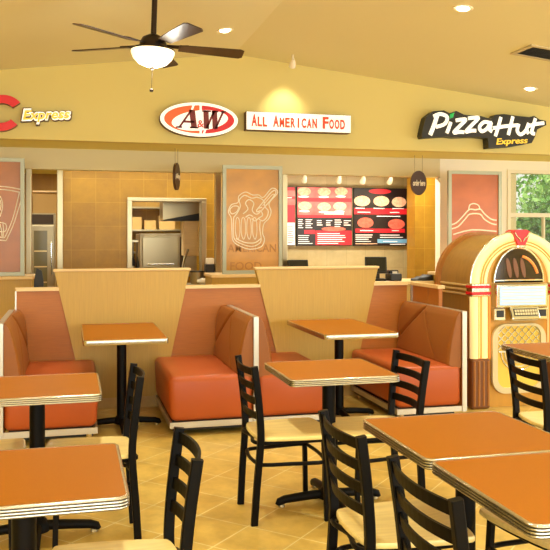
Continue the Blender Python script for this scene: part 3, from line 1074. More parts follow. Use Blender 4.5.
# things on the counter between the booths
p = at(203.5, 281, 9.6)
o = thing('counter', 'short wood counter below the tiled kitchen wall', 'counter', (at(139.5, 280, 10.1).x, 10.1, 0))
w_ = (at(213, 280, 10.1).x - at(66, 280, 10.1).x) / 2
link('front_panel', B(-w_, w_, 0, 0.5, 0, 0.84), M['panelwood'], o)
link('countertop', B(-w_, w_, -0.04, 0.5, 0.84, 0.88), M['steel_dull'], o)
for u, v, Y, r_, h_, lab, m_ in ((197, 274, 10.36, 0.09, 0.16, 'squat steel pot on the counter before the pass-through', M['steel_dull']),):
    p = at(u, v, Y)
    o = thing('steel_pot', lab, 'pot', (p.x, Y, 0.88))
    link('pot_body', lathe(bmesh.new(), [(r_ * 0.95, 0), (r_, 0.01), (r_, h_), (r_ * 0.93, h_), (r_ * 0.9, 0.02), (0, 0.02)], 20), m_, o, True)
    link('rim', lathe(bmesh.new(), [(r_ * 0.94, h_ - 0.005), (r_ * 1.06, h_ - 0.005), (r_ * 1.06, h_ + 0.01), (r_ * 0.94, h_ + 0.01)], 20), M['plasticblack'], o)
p = at(204, 279, 10.17)
bm = bmesh.new()
bmesh.ops.create_icosphere(bm, subdivisions=3, radius=1)
for v in bm.verts:
    k = 1 + 0.2 * sin(v.co.x * 9) * cos(v.co.y * 7 + 1)
    v.co = (v.co.x * 0.085 * k, v.co.y * 0.06, (v.co.z * 0.5 + 0.5) * 0.08 * k)
tag(link('paper_bag', bm, M['paper'], None, True, (p.x, 10.17, 0.88)), 'crumpled white paper bag on the counter left of the mug panel', 'bag')
p = at(209.5, 266, 10.3)
o = thing('utensil_bin', 'dark bin with white papers beside the mug panel', 'bin', (p.x, 10.3, 0.88))
link('bin_body', B(-0.06, 0.06, -0.07, 0.07, 0, 0.26, bev=0.01), M['plasticblack'], o)
link('papers', B(-0.045, 0.055, -0.05, 0.05, 0.26, 0.34, bev=0.01), M['paper'], o)

# ------------------------------------------------------------------ garden outside the window
def tree(x, y, h, r, m, lab, seed):
    rnd = random.Random(seed)
    o = thing('tree', lab, 'tree', (x, y, -0.1), 0, 'trees outside the window')
    link('trunk', tube(bmesh.new(), [(0, 0, 0), (0.05, 0.02, h * 0.3), (0.0, 0.0, h * 0.75)], [0.09, 0.07, 0.03], 8), M['bark'], o)
    bm = bmesh.new()
    for k in range(1700):
        a, b_ = rnd.uniform(0, 2 * pi), rnd.uniform(-1, 1)
        q = r * rnd.uniform(0.35, 1.0) ** 0.6 * (1 + 0.25 * sin(3 * a + b_ * 4))
        c_ = Vector((q * sqrt(1 - b_ * b_) * cos(a), q * sqrt(1 - b_ * b_) * sin(a), h * 0.62 + q * b_ * 1.1))
        d1 = Vector((rnd.gauss(0, 1), rnd.gauss(0, 1), rnd.gauss(0, 1))).normalized() * rnd.uniform(0.06, 0.12)
        d2 = d1.cross(Vector((rnd.gauss(0, 1), rnd.gauss(0, 1), rnd.gauss(0, 1)))).normalized() * 0.05
        bm.faces.new([bm.verts.new(c_ + d) for d in (d1, d2, -d1, -d2)])
    link('foliage', bm, m, o)


tree(8.75, 12.9, 2.7, 0.62, M['leaf'], 'small dark green tree nearest the garden window', 1)
tree(10.9, 15.6, 3.6, 0.95, M['leaf2'], 'pale green tree behind the nearest one outside the window', 2)
tree(13.6, 19.6, 4.6, 1.5, M['leaf'], 'tall green tree in the middle of the garden', 3)
tree(17.6, 25.0, 6.2, 2.3, M['leaf2'], 'broad light green tree farthest from the window', 4)
tree(12.6, 24.5, 6.0, 2.0, M['leaf'], 'rounded green tree at the far left of the window', 5)
bm = B(KX + 0.16, 40, 10.36, 40, -0.3, -0.13)
o = link('lawn', bm, M['grass'])
o['kind'] = 'structure'
tag(o, 'green lawn outside the window', 'ground')

# ------------------------------------------------------------------ booth partition
PY = 7.05
X0, X1 = -0.45, 3.13
wood = [(at(54.5, 270, PY).x, at(75, 362, PY).x, at(171, 360, PY).x, at(189, 270, PY).x), (at(255, 270, PY).x, at(275, 358, PY).x, at(359.5, 355, PY).x, at(376.5, 268, PY).x)]
HW, HO = 1.205, 1.042
pt = thing('booth_partition', 'half-height booth partition of flared maple panels between russet panels', 'partition', (0, PY, 0))
zb = 0.46


def edge_x(top, low, z):
    return low + (top - low) * (z - zb) / (HW - zb)


for tl, ll, lr, tr_ in wood:
    pts = [(edge_x(tl, ll, 0.1), 0.1), (edge_x(tr_, lr, 0.1), 0.1), (tr_, HW), (tl, HW)]
    link('maple_panel', prism(bmesh.new(), pts, XZ, -0.035, 0.035), M['panelwood'], pt)
    link('maple_cap', B(tl - 0.012, tr_ + 0.012, -0.045, 0.05, HW, HW + 0.022, bev=0.006), M['capwood'], pt)
spans = [(None, wood[0], X0), (wood[0], wood[1], None), (wood[1], None, X1)]
for L_, R_, xe in spans:
    def xs(z):
        a = edge_x(L_[3], L_[2], z) if L_ else xe
        b = edge_x(R_[0], R_[1], z) if R_ else xe
        return a, b
    a0, b0 = xs(0.1)
    a1, b1 = xs(HO)
    link('russet_panel', prism(bmesh.new(), [(a0, 0.1), (b0, 0.1), (b1, HO), (a1, HO)], XZ, -0.02, 0.03), M['laminate'], pt)
    link('panel_cap', prism(bmesh.new(), [(a1, HO), (b1, HO), (b1 + (0.01 if R_ is None else 0), HO + 0.028), (a1 - (0.01 if L_ is None else 0), HO + 0.028)], XZ, -0.04, 0.05), M['capwood'], pt)
# return panel along the right-hand booth
RYE = 6.44
rp = thing('return_partition', 'russet side panel with a pale cap running from the booth partition towards the jukebox', 'partition', (X1, PY, 0))
link('russet_panel', B(0.046, 0.08, RYE - PY, -0.021, 0.0, HO), M['laminate'], rp)
link('panel_cap', B(0.03, 0.10, RYE - PY - 0.01, -0.041, HO, HO + 0.028), M['capwood'], rp)
link('corner_strip', B(0.034, 0.0455, -0.05, -0.022, 0.0, HO), M['trimsilver'], rp)
link('seam_strip', B(0.042, 0.0459, -0.40, -0.392, 0.0, HO), M['jukerim'], rp)
link('left_edge_strip', B(X0 - 0.012, X0, -0.03, 0.04, 0.1, HO), M['trimsilver'], pt)
link('plinth', B(X0, X1, -0.015, 0.03, 0.0, 0.1), M['basetile'], pt)

# ------------------------------------------------------------------ booth benches
BF, BBK = 5.92, 7.0          # front and back of the benches
BH = 0.45


def cushion(s, y0, y1, z0=0.42, z1=0.885):
    """back cushion leaning from the divider at x = 0 towards side s; a pleated diamond front"""
    ny, nz = 84, 40
    bm = bmesh.new()
    ym = y0 + 0.60 * (y1 - y0)

    def seg_d(y, z, a, b):
        ax, az, bx, bz = a[0], a[1], b[0], b[1]
        dx, dz = bx - ax, bz - az
        t = max(0, min(1, ((y - ax) * dx + (z - az) * dz) / (dx * dx + dz * dz)))
        return sqrt((y - ax - t * dx) ** 2 + (z - az - t * dz) ** 2)

    grid = []
    for i in range(ny + 1):
        y = y0 + (y1 - y0) * i / ny
        col = []
        for j in range(nz + 1):
            f_ = j / nz
            z = z0 + (z1 - z0) * (1 - f_)
            t = 0.028 + 0.105 * f_ ** 0.85 + 0.012 * sin(pi * f_)
            if f_ < 0.10:
                t *= 0.45 + 0.55 * sqrt(f_ / 0.10)
            if f_ > 0.92:
                t *= 1 - 0.5 * ((f_ - 0.92) / 0.08) ** 2
            e = min(y - y0, y1 - y)
            if e < 0.03:
                t *= 0.86 + 0.14 * sqrt(max(0, e) / 0.03)
            d1 = seg_d(y, z, (ym, z1 - 0.02), (y1, z0 + 0.12))
            d2 = seg_d(y, z, (ym, z1 - 0.02), (y0 + 0.18 * (y1 - y0), z0))
            t -= 0.026 * math.exp(-(d1 / 0.012) ** 2) + 0.008 * math.exp(-(d2 / 0.007) ** 2)
            # beyond the far pleat the padding is fuller
            k = (z - (z1 - 0.02)) / ((z0 + 0.12) - (z1 - 0.02)) if True else 0
            yl = ym + max(0, k) * (y1 - ym)
            if y > yl and e > 0.01:
                t += 0.034 * min(1, (y - yl) / 0.30)
            col.append(bm.verts.new((s * max(t, 0.006), y, z)))
        grid.append(col)
    back = [[bm.verts.new((s * 0.002, y0 + (y1 - y0) * i / ny, z)) for z in (z1, z0)] for i in (0, ny)]
    for i in range(ny):
        for j in range(nz):
            bm.faces.new((grid[i][j], grid[i + 1][j], grid[i + 1][j + 1], grid[i][j + 1]))
    for i, bk in ((0, back[0]), (ny, back[1])):
        bm.faces.new(grid[i] + [bk[1], bk[0]])
    bm.faces.new([grid[i][0] for i in range(ny + 1)] + [back[1][0], back[0][0]])
    bm.faces.new([grid[i][nz] for i in range(ny + 1)] + [back[1][1], back[0][1]])
    return bm


def seat_bm(s, d):
    bm = bmesh.new()
    xa, xb = 0.02 * s, d * s
    lo, hi = min(xa, xb), max(xa, xb)
    box(bm, lo, hi, BF - PY, BBK - PY, 0.11, BH, bev=0.05, seg=4)
    for v in bm.verts:                      # slight inward taper to the base on the outer side, domed top
        k = (BH - v.co.z) / (BH - 0.11)
        if abs(v.co.x - xb) < 0.06:
            v.co.x -= s * 0.02 * k
        if v.co.z > BH - 0.06:
            pass
    return bm


def bench(X, sides, lab, front=BF):
    o = thing('booth_bench', lab, 'booth bench', (X, PY, 0), 0, 'orange booth benches')
    f0, bk = front - PY, BBK - PY
    link('divider', B(-0.018, 0.018, f0 + 0.004, bk, 0.06, 0.875), M['laminate'], o)
    link('edge_trim', B(-0.021, 0.021, f0 - 0.008, f0 + 0.004, 0.06, 0.89, bev=0.003), M['trimsilver'], o)
    link('top_trim', B(-0.021, 0.021, f0 + 0.004, bk, 0.875, 0.89, bev=0.003), M['trimsilver'], o)
    for s, d in sides:
        link('seat', seat_bm(s, d), M['vinyl'], o, smooth=True)
        bm = cushion(s, f0 + 0.012, bk)
        for v in bm.verts:
            v.co.x += s * 0.019
        link('backrest', bm, M['vinyl_back'], o, smooth=True)
        x_in, x_out = 0.02 * s, (d - 0.012) * s
        lo, hi = min(x_in, x_out), max(x_in, x_out)
        link('base_trim', B(lo, hi, f0 + 0.0, f0 + 0.02, 0.062, 0.108, bev=0.003), M['trimsilver'], o)
        lo2, hi2 = sorted((x_out, x_out - 0.02 * s))
        link('side_trim', B(lo2, hi2, f0 + 0.021, bk, 0.062, 0.108, bev=0.003), M['trimsilver'], o)
        link('underframe', B(lo + 0.03, hi - 0.03, f0 + 0.08, bk, 0.03, 0.109), M['plasticblack'], o)
        for yy in (f0 + 0.06, bk - 0.08):
            link('foot', lathe(bmesh.new(), [(0.016, 0), (0.02, 0.005), (0.02, 0.062)], 12, (x_out - 0.06 * s, yy, 0)), M['jukestrip'], o)
    return o


bench(-0.49, [(1, 0.69)], 'single orange vinyl booth bench at the left, facing right')
bench(1.38, [(-1, 0.675), (1, 0.65)], 'double-sided orange vinyl booth bench in the middle between two booths')
bench(3.15, [(-1, 0.61)], 'single orange vinyl booth bench beside the jukebox, facing left')

# ------------------------------------------------------------------ tables
def make_top(w, d, ridged=True):
    """top slab and fluted metal band as two meshes, top surface at z = 0.76"""
    z1, th = 0.76, 0.036
    r = 0.032
    base = rrect(-w / 2, w / 2, -d / 2, d / 2, r, 6)
    n = len(base)
    nor = []
    for i in range(n):
        a, b_ = Vector(base[i - 1]), Vector(base[(i + 1) % n])
        t = (b_ - a).normalized()
        nor.append((t.y, -t.x))
    ins = [(p[0] - nn[0] * 0.005, p[1] - nn[1] * 0.005) for p, nn in zip(base, nor)]
    top = prism(bmesh.new(), ins, XY, z1 - th + 0.002, z1)
    prof = [(-0.0055, z1 + 0.0005), (0.001, z1 + 0.0008)]
    if ridged:
        k = 4
        for i in range(k):
            za = z1 - th * i / k
            zc = z1 - th * (i + 1) / k
            prof += [(0.0045, za - 0.0015), (0.0055, (za + zc) / 2), (0.0045, zc + 0.0028), (-0.002, zc + 0.0018), (-0.002, zc + 0.0004)]
    else:
        prof += [(0.003, z1 - 0.003), (0.003, z1 - th + 0.003)]
    prof += [(0.001, z1 - th - 0.0005), (-0.0055, z1 - th)]
    bm = bmesh.new()
    loops = [[bm.verts.new((p[0] + nn[0] * o_, p[1] + nn[1] * o_, z)) for p, nn in zip(base, nor)] for o_, z in prof]
    for A, Bq in zip(loops, loops[1:]):
        for i in range(n):
            bm.faces.new((A[i], A[(i + 1) % n], Bq[(i + 1) % n], Bq[i]))
    for i in range(n):
        bm.faces.new((loops[-1][i], loops[-1][(i + 1) % n], loops[0][(i + 1) % n], loops[0][i]))
    return top, bm


def make_table(name, lab, cat, w, d, loc, ridged=True, group=None, arms=('x', 'y'), top_m=None):
    t = thing(name, lab, cat, loc, 0, group)
    a, b_ = make_top(w, d, ridged)
    tp = link('table_top', a, top_m or M['table'], t)
    link('metal_edge', b_, M['alu'], tp, smooth=True)
    link('mounting_plate', B(-0.15, 0.15, -0.15, 0.15, 0.709, 0.7235), M['iron'], t)
    link('column', lathe(bmesh.new(), [(0.038, 0.05), (0.038, 0.709)], 20), M['black'], t, True)
    link('hub', lathe(bmesh.new(), [(0.0, 0.03), (0.062, 0.03), (0.062, 0.06), (0.045, 0.085), (0.039, 0.09), (0, 0.09)], 20), M['iron'], t, True)
    for k in range(4):
        an = k * pi / 2
        ln = 0.29
        bm = bmesh.new()
        tube(bm, [(0.03, 0, 0.055), (0.14, 0, 0.05), (ln - 0.03, 0, 0.04), (ln, 0, 0.03), (ln + 0.008, 0, 0.012)], [0.026, 0.025, 0.023, 0.022, 0.018], 10)
        for v in bm.verts:
            v.co.z = max(v.co.z, 0.012)
        lg = link('foot', move(bm, (0, 0, 0), Matrix.Rotation(an, 3, 'Z')), M['iron'], t, True)
        bm = lathe(bmesh.new(), [(0.018, 0), (0.02, 0.004), (0.016, 0.014), (0, 0.014)], 12, (ln - 0.012, 0, 0))
        link('glide', move(bm, (0, 0, 0), Matrix.Rotation(an, 3, 'Z')), M['steel_dull'], lg)
    return t


G = 'orange topped cafe tables'
bt = make_table('booth_table', 'long orange booth table between the left and middle booth benches', 'table', 0.61, 1.1, (0.387, 6.356, 0), False, 'booth tables')
bt2 = dup(bt, 'long orange booth table between the middle bench and the bench by the jukebox', (2.163, 6.231, 0))
t0 = make_table('cafe_table', 'square orange table with two chairs in front of the middle booth', 'table', 0.61, 0.61, (1.415, 4.251, 0), True, G)
for lab, loc in (('square orange table in front of the left booth, behind the nearest left table', (-0.166, 4.139, 0)),
                 ('nearest square orange table at the lower left', (-0.145, 2.612, 0)),
                 ('farther of the two orange tables pushed together at the lower right', (1.462, 2.739, 0)),
                 ('nearer of the two orange tables pushed together at the lower right', (1.466, 2.113, 0)),
                 ('square table at the right edge in front of the jukebox', (3.19, 4.60, 0))):
    dup(t0, lab, loc)

# ------------------------------------------------------------------ chairs
def make_chair(lab):
    c = thing('cafe_chair', lab, 'chair', (0, 0, 0), 0, 'black ladder-back chairs with maple seats')
    hw = 0.178
    # seat: softly rounded board
    loop = [p - Vector((0.018, 0, 0)) for p in catmull([(0.045, -0.15, 0), (0.03, 0, 0), (0.045, 0.15, 0), (0.09, 0.185, 0), (0.25, 0.208, 0), (0.40, 0.212, 0), (0.445, 0.185, 0), (0.458, 0, 0), (0.445, -0.185, 0), (0.40, -0.212, 0), (0.25, -0.208, 0), (0.09, -0.185, 0)], 4, True)]
    bm = bmesh.new()
    rings = []
    cx = 0.227
    for sc, z in ((0.985, 0.437), (1.0, 0.441), (1.0, 0.452), (0.985, 0.458), (0.93, 0.459), (0.6, 0.452), (0.25, 0.449)):
        rings.append([bm.verts.new((cx + (p.x - cx) * sc, p.y * sc, z)) for p in loop])
    n = len(loop)
    for A, Bq in zip(rings, rings[1:]):
        for i in range(n):
            bm.faces.new((A[i], A[(i + 1) % n], Bq[(i + 1) % n], Bq[i]))
    bm.faces.new(rings[0][::-1])
    bm.faces.new(rings[-1])
    link('seat', bm, M['seatwood'], c, True)

    def hw_at(z):
        return 0.172 + 0.040 * z

    def post_pts(sg):
        P = catmull([(0.0, 0, 0.0), (0.012, 0, 0.2), (0.028, 0, 0.40), (0.03, 0, 0.5), (0.016, 0, 0.66), (-0.008, 0, 0.835)], 4)
        return [Vector((p.x, sg * hw_at(p.z), p.z)) for p in P]

    def post_x(z):
        P = post_pts(0)
        for a, b_ in zip(P, P[1:]):
            if a.z <= z <= b_.z:
                return a.x + (b_.x - a.x) * (z - a.z) / (b_.z - a.z)
        return P[-1].x
    for s in (-1, 1):
        bm = bmesh.new()
        bar(bm, post_pts(s), 0.026, 0.036, (0, 1, 0))
        lg = link('rear_leg', bm, M['black'], c)
        link('foot_glide', B(-0.014, 0.014, s * 0.172 - 0.012, s * 0.172 + 0.012, -0.0, 0.006), M['steel_dull'], lg)
        bm = bmesh.new()
        bar(bm, [(0.39, s * 0.198, 0.0), (0.384, s * 0.192, 0.25), (0.376, s * 0.186, 0.432)], 0.026, 0.026, (0, 1, 0))
        link('front_leg', bm, M['black'], c)
    for z in (0.805, 0.727, 0.649, 0.571):
        xc = post_x(z)
        hw = hw_at(z)
        bm = bmesh.new()
        P = [(xc - 0.034 * (1 - (y / hw) ** 2), y, z) for y in [hw * (-1 + 2 * k / 12) for k in range(13)]]
        tilt = 0.12
        rings = []
        for p in P:
            ring = []
            for dx, dz in ((-0.005, -0.019), (0.005, -0.019), (0.005, 0.019), (-0.005, 0.019)):
                ring.append(bm.verts.new((p[0] + dx - dz * tilt, p[1], p[2] + dz)))
            rings.append(ring)
        for A, Bq in zip(rings, rings[1:]):
            for k in range(4):
                bm.faces.new((A[k], A[(k + 1) % 4], Bq[(k + 1) % 4], Bq[k]))
        bm.faces.new(rings[0][::-1])
        bm.faces.new(rings[-1])
        link('slat', bm, M['black'], c)
    fr = catmull([(0.03, -0.165, 0.427), (0.345, -0.185, 0.427), (0.395, -0.165, 0.427), (0.41, 0, 0.427), (0.395, 0.165, 0.427), (0.345, 0.185, 0.427), (0.03, 0.165, 0.427), (0.025, 0, 0.427)], 5, True)
    link('seat_ring', tube(bmesh.new(), fr, 0.0105, 8, True), M['black'], c, True)
    st = catmull([(0.05, -0.160, 0.31), (0.2, -0.178, 0.31), (0.372, -0.19, 0.31), (0.396, -0.12, 0.31), (0.404, 0, 0.31), (0.396, 0.12, 0.31), (0.372, 0.19, 0.31), (0.2, 0.178, 0.31), (0.05, 0.160, 0.31), (0.022, 0.09, 0.31), (0.015, 0, 0.31), (0.022, -0.09, 0.31)], 5, True)
    link('stretcher', tube(bmesh.new(), st, 0.0105, 8, True), M['black'], c, True)
    return c


ch = make_chair('black ladder-back chair on the left of the square table before the middle booth')
ch.location = (0.925, 4.18, 0)
for lab, loc, rz in (
    ('black ladder-back chair on the right of the square table before the middle booth', (1.86, 4.14, 0), pi),
    ('black ladder-back chair at the farther of the two joined tables, seen from behind', (0.955, 2.71, 0), 0),
    ('nearest black ladder-back chair, cut by the bottom edge at the joined tables', (0.965, 2.05, 0), 0),
    ('black ladder-back chair in front of the jukebox', (2.53, 4.02, 0), radians(-6)),
    ('black ladder-back chair at the second left table, seen sideways beside the booth table', (0.315, 4.04, 0), pi),
    ('black ladder-back chair in the left foreground at the nearest left table', (0.362, 2.575, 0), pi),
    ('mostly hidden chair at the left edge, only its maple seat showing', (-0.66, 4.10, 0), 0),
    ('chair tucked under the nearer joined table at right, only seat and legs showing', (1.975, 2.62, 0), pi + radians(10)),
):
    dup(ch, lab, loc, rz)

# ------------------------------------------------------------------ jukebox
JX, JF, JB = 3.85, 6.20, 6.93
W2 = 0.47                    # half width
CZ = 1.10                    # spring line of the arch
jb = thing('jukebox', 'arched retro jukebox with glowing pilasters and a red crest, beside the right booth', 'jukebox', (JX, JF, 0))
D = JB - JF


def arch(w, cz=CZ, z0=0.0, k=0.96, n=28):
    """outline: up the right side, over the arch, down the left"""
    pts = [(w, z0)]
    for i in range(n + 1):
        t = pi * i / n
        pts.append((w * cos(t), cz + w * k * sin(t)))
    pts.append((-w, z0))
    return pts


def arch_band(bm, wo, wi, d0, d1, z0, cz=CZ, ko=0.96, ki=0.96, n=28):
    o_, i_ = arch(wo, cz, z0, ko, n), arch(wi, cz, z0, ki, n)
    for a in range(len(o_) - 1):
        prism(bm, [o_[a], o_[a + 1], i_[a + 1], i_[a]], XZ, d0, d1)
    bmesh.ops.remove_doubles(bm, verts=bm.verts[:], dist=1e-5)
    return bm


link('cabinet', prism(bmesh.new(), arch(W2 - 0.03), XZ, 0.10, D - 0.06), M['jukewood'], jb, True)
link('rear_rim', prism(bmesh.new(), arch(W2 + 0.005, z0=0.0), XZ, D - 0.06, D), M['jukerim'], jb, True)
link('front_board', prism(bmesh.new(), arch(W2 - 0.06), XZ, 0.06, 0.10), M['jukeyellow'], jb)
for z in (0.985, 1.025, 1.065):
    for s in (-1, 1):
        xa, xb = sorted((s * (W2 - 0.032), s * (W2 - 0.015)))
        link('side_strip', B(xa, xb, 0.13, D - 0.07, z, z + 0.018, bev=0.004), M['jukestrip'], jb)


def arc_tube(bm, R, y, r, k=0.96, a0=0.0, a1=pi, n=32, zlow=None):
    P = [(R * cos(a0 + (a1 - a0) * i / n), y, CZ + R * k * sin(a0 + (a1 - a0) * i / n)) for i in range(n + 1)]
    if zlow is not None:
        P = [(R, y, zlow)] + P + [(-R, y, zlow)]
    tube(bm, P, r, 12)
    return bm


# lit arch: three concentric tubes above the bands, pilasters below
for R, r_, k_, m_, nm in ((W2 - 0.045, 0.044, 0.96, 'juketube', 'arch_tube'), (W2 - 0.125, 0.036, 1.02, 'juketube', 'arch_tube_inner')):
    link(nm, arc_tube(bmesh.new(), R, 0.05, r_, k_), M[m_], jb, True)
for R in (W2 + 0.003,):
    link('chrome_arch_trim', arc_tube(bmesh.new(), R, 0.035, 0.006), M['chrome'], jb, True)
for s in (-1, 1):
    for dx, r_, m_, nm in ((0.045, 0.044, 'juketube', 'pilaster_tube'), (0.13, 0.038, 'juketube', 'pilaster_tube_inner')):
        x = s * (W2 - dx)
        link(nm, tube(bmesh.new(), [(x, 0.05, 0.44), (x, 0.05, 0.98)], r_, 14), M[m_], jb, True)
    for dx in (0.088, 0.062, 0.17):
        x = s * (W2 - dx)
        link('orange_line', tube(bmesh.new(), [(x, 0.014, 0.44), (x, 0.014, 0.98)], 0.007, 8), M['juketube_orange'], jb, True)
    xa, xb = sorted((s * (W2 - 0.172), s * (W2 + 0.006)))
    link('collar', B(xa, xb, -0.0, 0.11, 0.98, 1.10, bev=0.012), M['chrome'], jb)
    for z in (0.998, 1.055):
        link('red_band', B(xa - 0.004, xb + 0.004, -0.006, 0.115, z, z + 0.026, bev=0.006), M['jukered'], jb)
    link('pilaster_base', B(xa, xb, 0.0, 0.11, 0.0, 0.44, bev=0.02), M['jukebrown'], jb)
    for k in range(4):
        x = xa + (xb - xa) * (k + 0.5) / 4
        link('flute', tube(bmesh.new(), [(x, 0.0, 0.03), (x, 0.0, 0.42)], 0.010, 8), M['jukerim'], jb, True)

for R in (W2 - 0.088, W2 - 0.112):
    link('orange_arch_line', arc_tube(bmesh.new(), R, 0.018, 0.007), M['juketube_orange'], jb, True)

# dark arched window with mechanism, framed in chrome
aw = W2 - 0.225
link('arched_window', prism(bmesh.new(), arch(aw - 0.004, CZ + 0.0, CZ + 0.02, 1.26), XZ, 0.035, 0.062), M['jukedark'], jb)
bm = bmesh.new()
P = [(p[0], 0.033, p[1]) for p in arch(aw, CZ, CZ + 0.02, 1.26)]
tube(bm, P, 0.009, 8, True)
link('window_trim', bm, M['chrome'], jb, True)
bm = bmesh.new()
tube(bm, [((aw - 0.05) * cos(t), 0.031, CZ + (aw - 0.05) * 1.2 * sin(t)) for t in [radians(20 + 4 * k) for k in range(16)]], 0.012, 8)
link('red_neon', bm, M['juketube_orange'], jb, True)
for x in (-0.10, -0.03, 0.04):
    link('record', prism(bmesh.new(), ell(x, CZ + 0.13, 0.022, 0.09, 0.2, 20), XZ, 0.030, 0.035), M['jukebrown'], jb)
# crest on top
bm = bmesh.new()
zt = CZ + (W2 - 0.06) * 0.96
prism(bm, [(-0.085, zt + 0.055), (-0.05, zt + 0.075), (0.05, zt + 0.075), (0.085, zt + 0.055), (0.06, zt - 0.01), (0.035, zt - 0.06), (-0.035, zt - 0.06), (-0.06, zt - 0.01)], XZ, -0.015, 0.12)
cr = link('crest', bm, M['jukered'], jb)
for s in (-1, 1):
    bm = bmesh.new()
    tube(bm, catmull([(s * 0.01, -0.02, zt - 0.03), (s * 0.03, -0.02, zt + 0.0), (s * 0.05, -0.02, zt + 0.015), (s * 0.072, -0.02, zt + 0.05)], 5), [0.006] * 16, 8)
    link('crest_scroll', bm, M['chrome'], cr, True)
link('crest_foot', B(-0.045, 0.045, -0.02, 0.05, zt - 0.085, zt - 0.06, bev=0.006), M['chrome'], cr)

# title card box, selector panel, coin boxes
iw = W2 - 0.205
bm = B(-iw + 0.01, iw - 0.01, -0.03, 0.06, 0.885, 1.09, bev=0.01)
tf = link('title_frame', bm, M['chrome'], jb)
link('title_card', B(-iw + 0.04, iw - 0.04, -0.034, -0.030, 0.905, 1.07), M['title'], tf)
for k in range(5):
    z = 0.925 + k * 0.03
    link('title_strip', B(-iw + 0.06, iw - 0.06, -0.0352, -0.034, z, z + 0.004), M['jukestrip'], tf)
bm = B(-0.14, 0.14, -0.05, 0.0, 0.0, 0.12, bev=0.012)
move(bm, (0.02, -0.02, 0.765), Matrix.Rotation(radians(-22), 3, 'X'))
sp = link('selector_panel', bm, M['chrome'], jb)
bm = B(-0.115, 0.115, -0.054, -0.05, 0.03, 0.095)
move(bm, (0.02, -0.02, 0.765), Matrix.Rotation(radians(-22), 3, 'X'))
link('key_plate', bm, M['plasticblack'], sp)
for r_ in range(2):
    for k in range(9):
        x = -0.100 + k * 0.025
        bm = B(x - 0.009, x + 0.009, -0.06, -0.054, 0.037 + r_ * 0.028, 0.058 + r_ * 0.028)
        move(bm, (0.02, -0.02, 0.765), Matrix.Rotation(radians(-22), 3, 'X'))
        link('key', bm, M['cream'], sp)
for x0 in (-iw + 0.0, iw - 0.11):
    cb = link('coin_box', B(x0, x0 + 0.11, -0.01, 0.05, 0.77, 0.875, bev=0.008), M['chrome'], jb)
    link('coin_slot', B(x0 + 0.02, x0 + 0.09, -0.014, -0.010, 0.80, 0.86), M['plasticblack'], cb)
# lower grille in a rounded cream frame
gl = [(p[0], p[1]) for p in rrect(-iw, iw, 0.12, 0.735, 0.13, 8)]
gi = [(p[0], p[1]) for p in rrect(-iw + 0.05, iw - 0.05, 0.17, 0.715, 0.09, 8)]
bm = bmesh.new()
for a in range(len(gl)):
    b_ = (a + 1) % len(gl)
    prism(bm, [gl[a], gl[b_], gi[b_], gi[a]], XZ, 0.02, 0.052)
bmesh.ops.remove_doubles(bm, verts=bm.verts[:], dist=1e-5)
link('grille_frame', bm, M['cream'], jb)
link('grille_cloth', prism(bmesh.new(), gi, XZ, 0.044, 0.051), M['grilleback'], jb)
bm = bmesh.new()
gx, gz0, gz1 = iw - 0.06, 0.50, 0.71
for k in range(-8, 9):
    for sg_ in (-1, 1):
        # clipped diagonals
        P = []
        x0 = k * 0.07
        za, zb_ = gz0, gz1
        xa, xb = x0, x0 + sg_ * (gz1 - gz0)
        def clipx(x, z, x2, z2):
            t = 0 if x2 == x else None
            return None
        t0_, t1_ = 0.0, 1.0
        dx = xb - xa
        lo_, hi_ = (-gx - xa) / dx, (gx - xa) / dx
        if lo_ > hi_:
            lo_, hi_ = hi_, lo_
        t0_, t1_ = max(0, lo_), min(1, hi_)
        if t1_ - t0_ > 0.05:
            tube(bm, [(xa + dx * t0_, 0.036, za + (zb_ - za) * t0_), (xa + dx * t1_, 0.036, za + (zb_ - za) * t1_)], 0.0055, 6)
link('grille_lattice', bm, M['chrome'], jb, True)
link('grille_bar', B(-gx, gx, 0.02, 0.044, 0.485, 0.50), M['chrome'], jb)
for k in range(4):
    bm = bmesh.new()
    R_ = 0.07 + k * 0.035
    tube(bm, [(R_ * cos(t), 0.036, 0.485 + R_ * 0.95 * sin(t)) for t in [pi + pi * i / 16 for i in range(17)]], 0.007, 8)
    link('grille_scroll', bm, M['chrome' if k % 2 else 'cream'], jb, True)

# ------------------------------------------------------------------ ceiling fan
fp = at(153, 50, 6.14)
fx, fy = fp.x, 6.14
cz_ = ceil_z(fx)
fan = thing('ceiling_fan', 'dark five-blade ceiling fan with a lit glass bowl', 'ceiling fan', (fx + 0.02, fy, cz_ - 0.006), 0)
fan.rotation_euler = (0, radians(2), 0)        # hangs slightly askew from the sloped ceiling
zh = 3.01 - cz_          # motor centre
link('canopy', lathe(bmesh.new(), [(0.03, -0.155), (0.06, -0.14), (0.072, -0.09), (0.075, 0.0), (0.075, 0.008)], 24), M['bronze'], fan, True)
link('downrod', tube(bmesh.new(), [(0, 0, -0.15), (0, 0, zh + 0.05)], 0.022, 12), M['bronze'], fan, True)
link('motor_housing', lathe(bmesh.new(), [(0, zh + 0.07), (0.04, zh + 0.065), (0.085, zh + 0.04), (0.105, zh + 0.0), (0.105, zh - 0.04), (0.08, zh - 0.055), (0, zh - 0.055)], 28), M['bronze'], fan, True)
zb2 = zh - 0.055
link('light_bowl', lathe(bmesh.new(), [(0.165, zb2), (0.168, zb2 - 0.02), (0.15, zb2 - 0.065), (0.11, zb2 - 0.105), (0.05, zb2 - 0.128), (0, zb2 - 0.132)], 32), M['bowl'], fan, True)
link('bowl_ring', lathe(bmesh.new(), [(0.08, zb2 + 0.02), (0.165, zb2 + 0.008), (0.172, zb2), (0.168, zb2 - 0.006), (0.1, zb2 - 0.001)], 32), M['bronze'], fan, True)
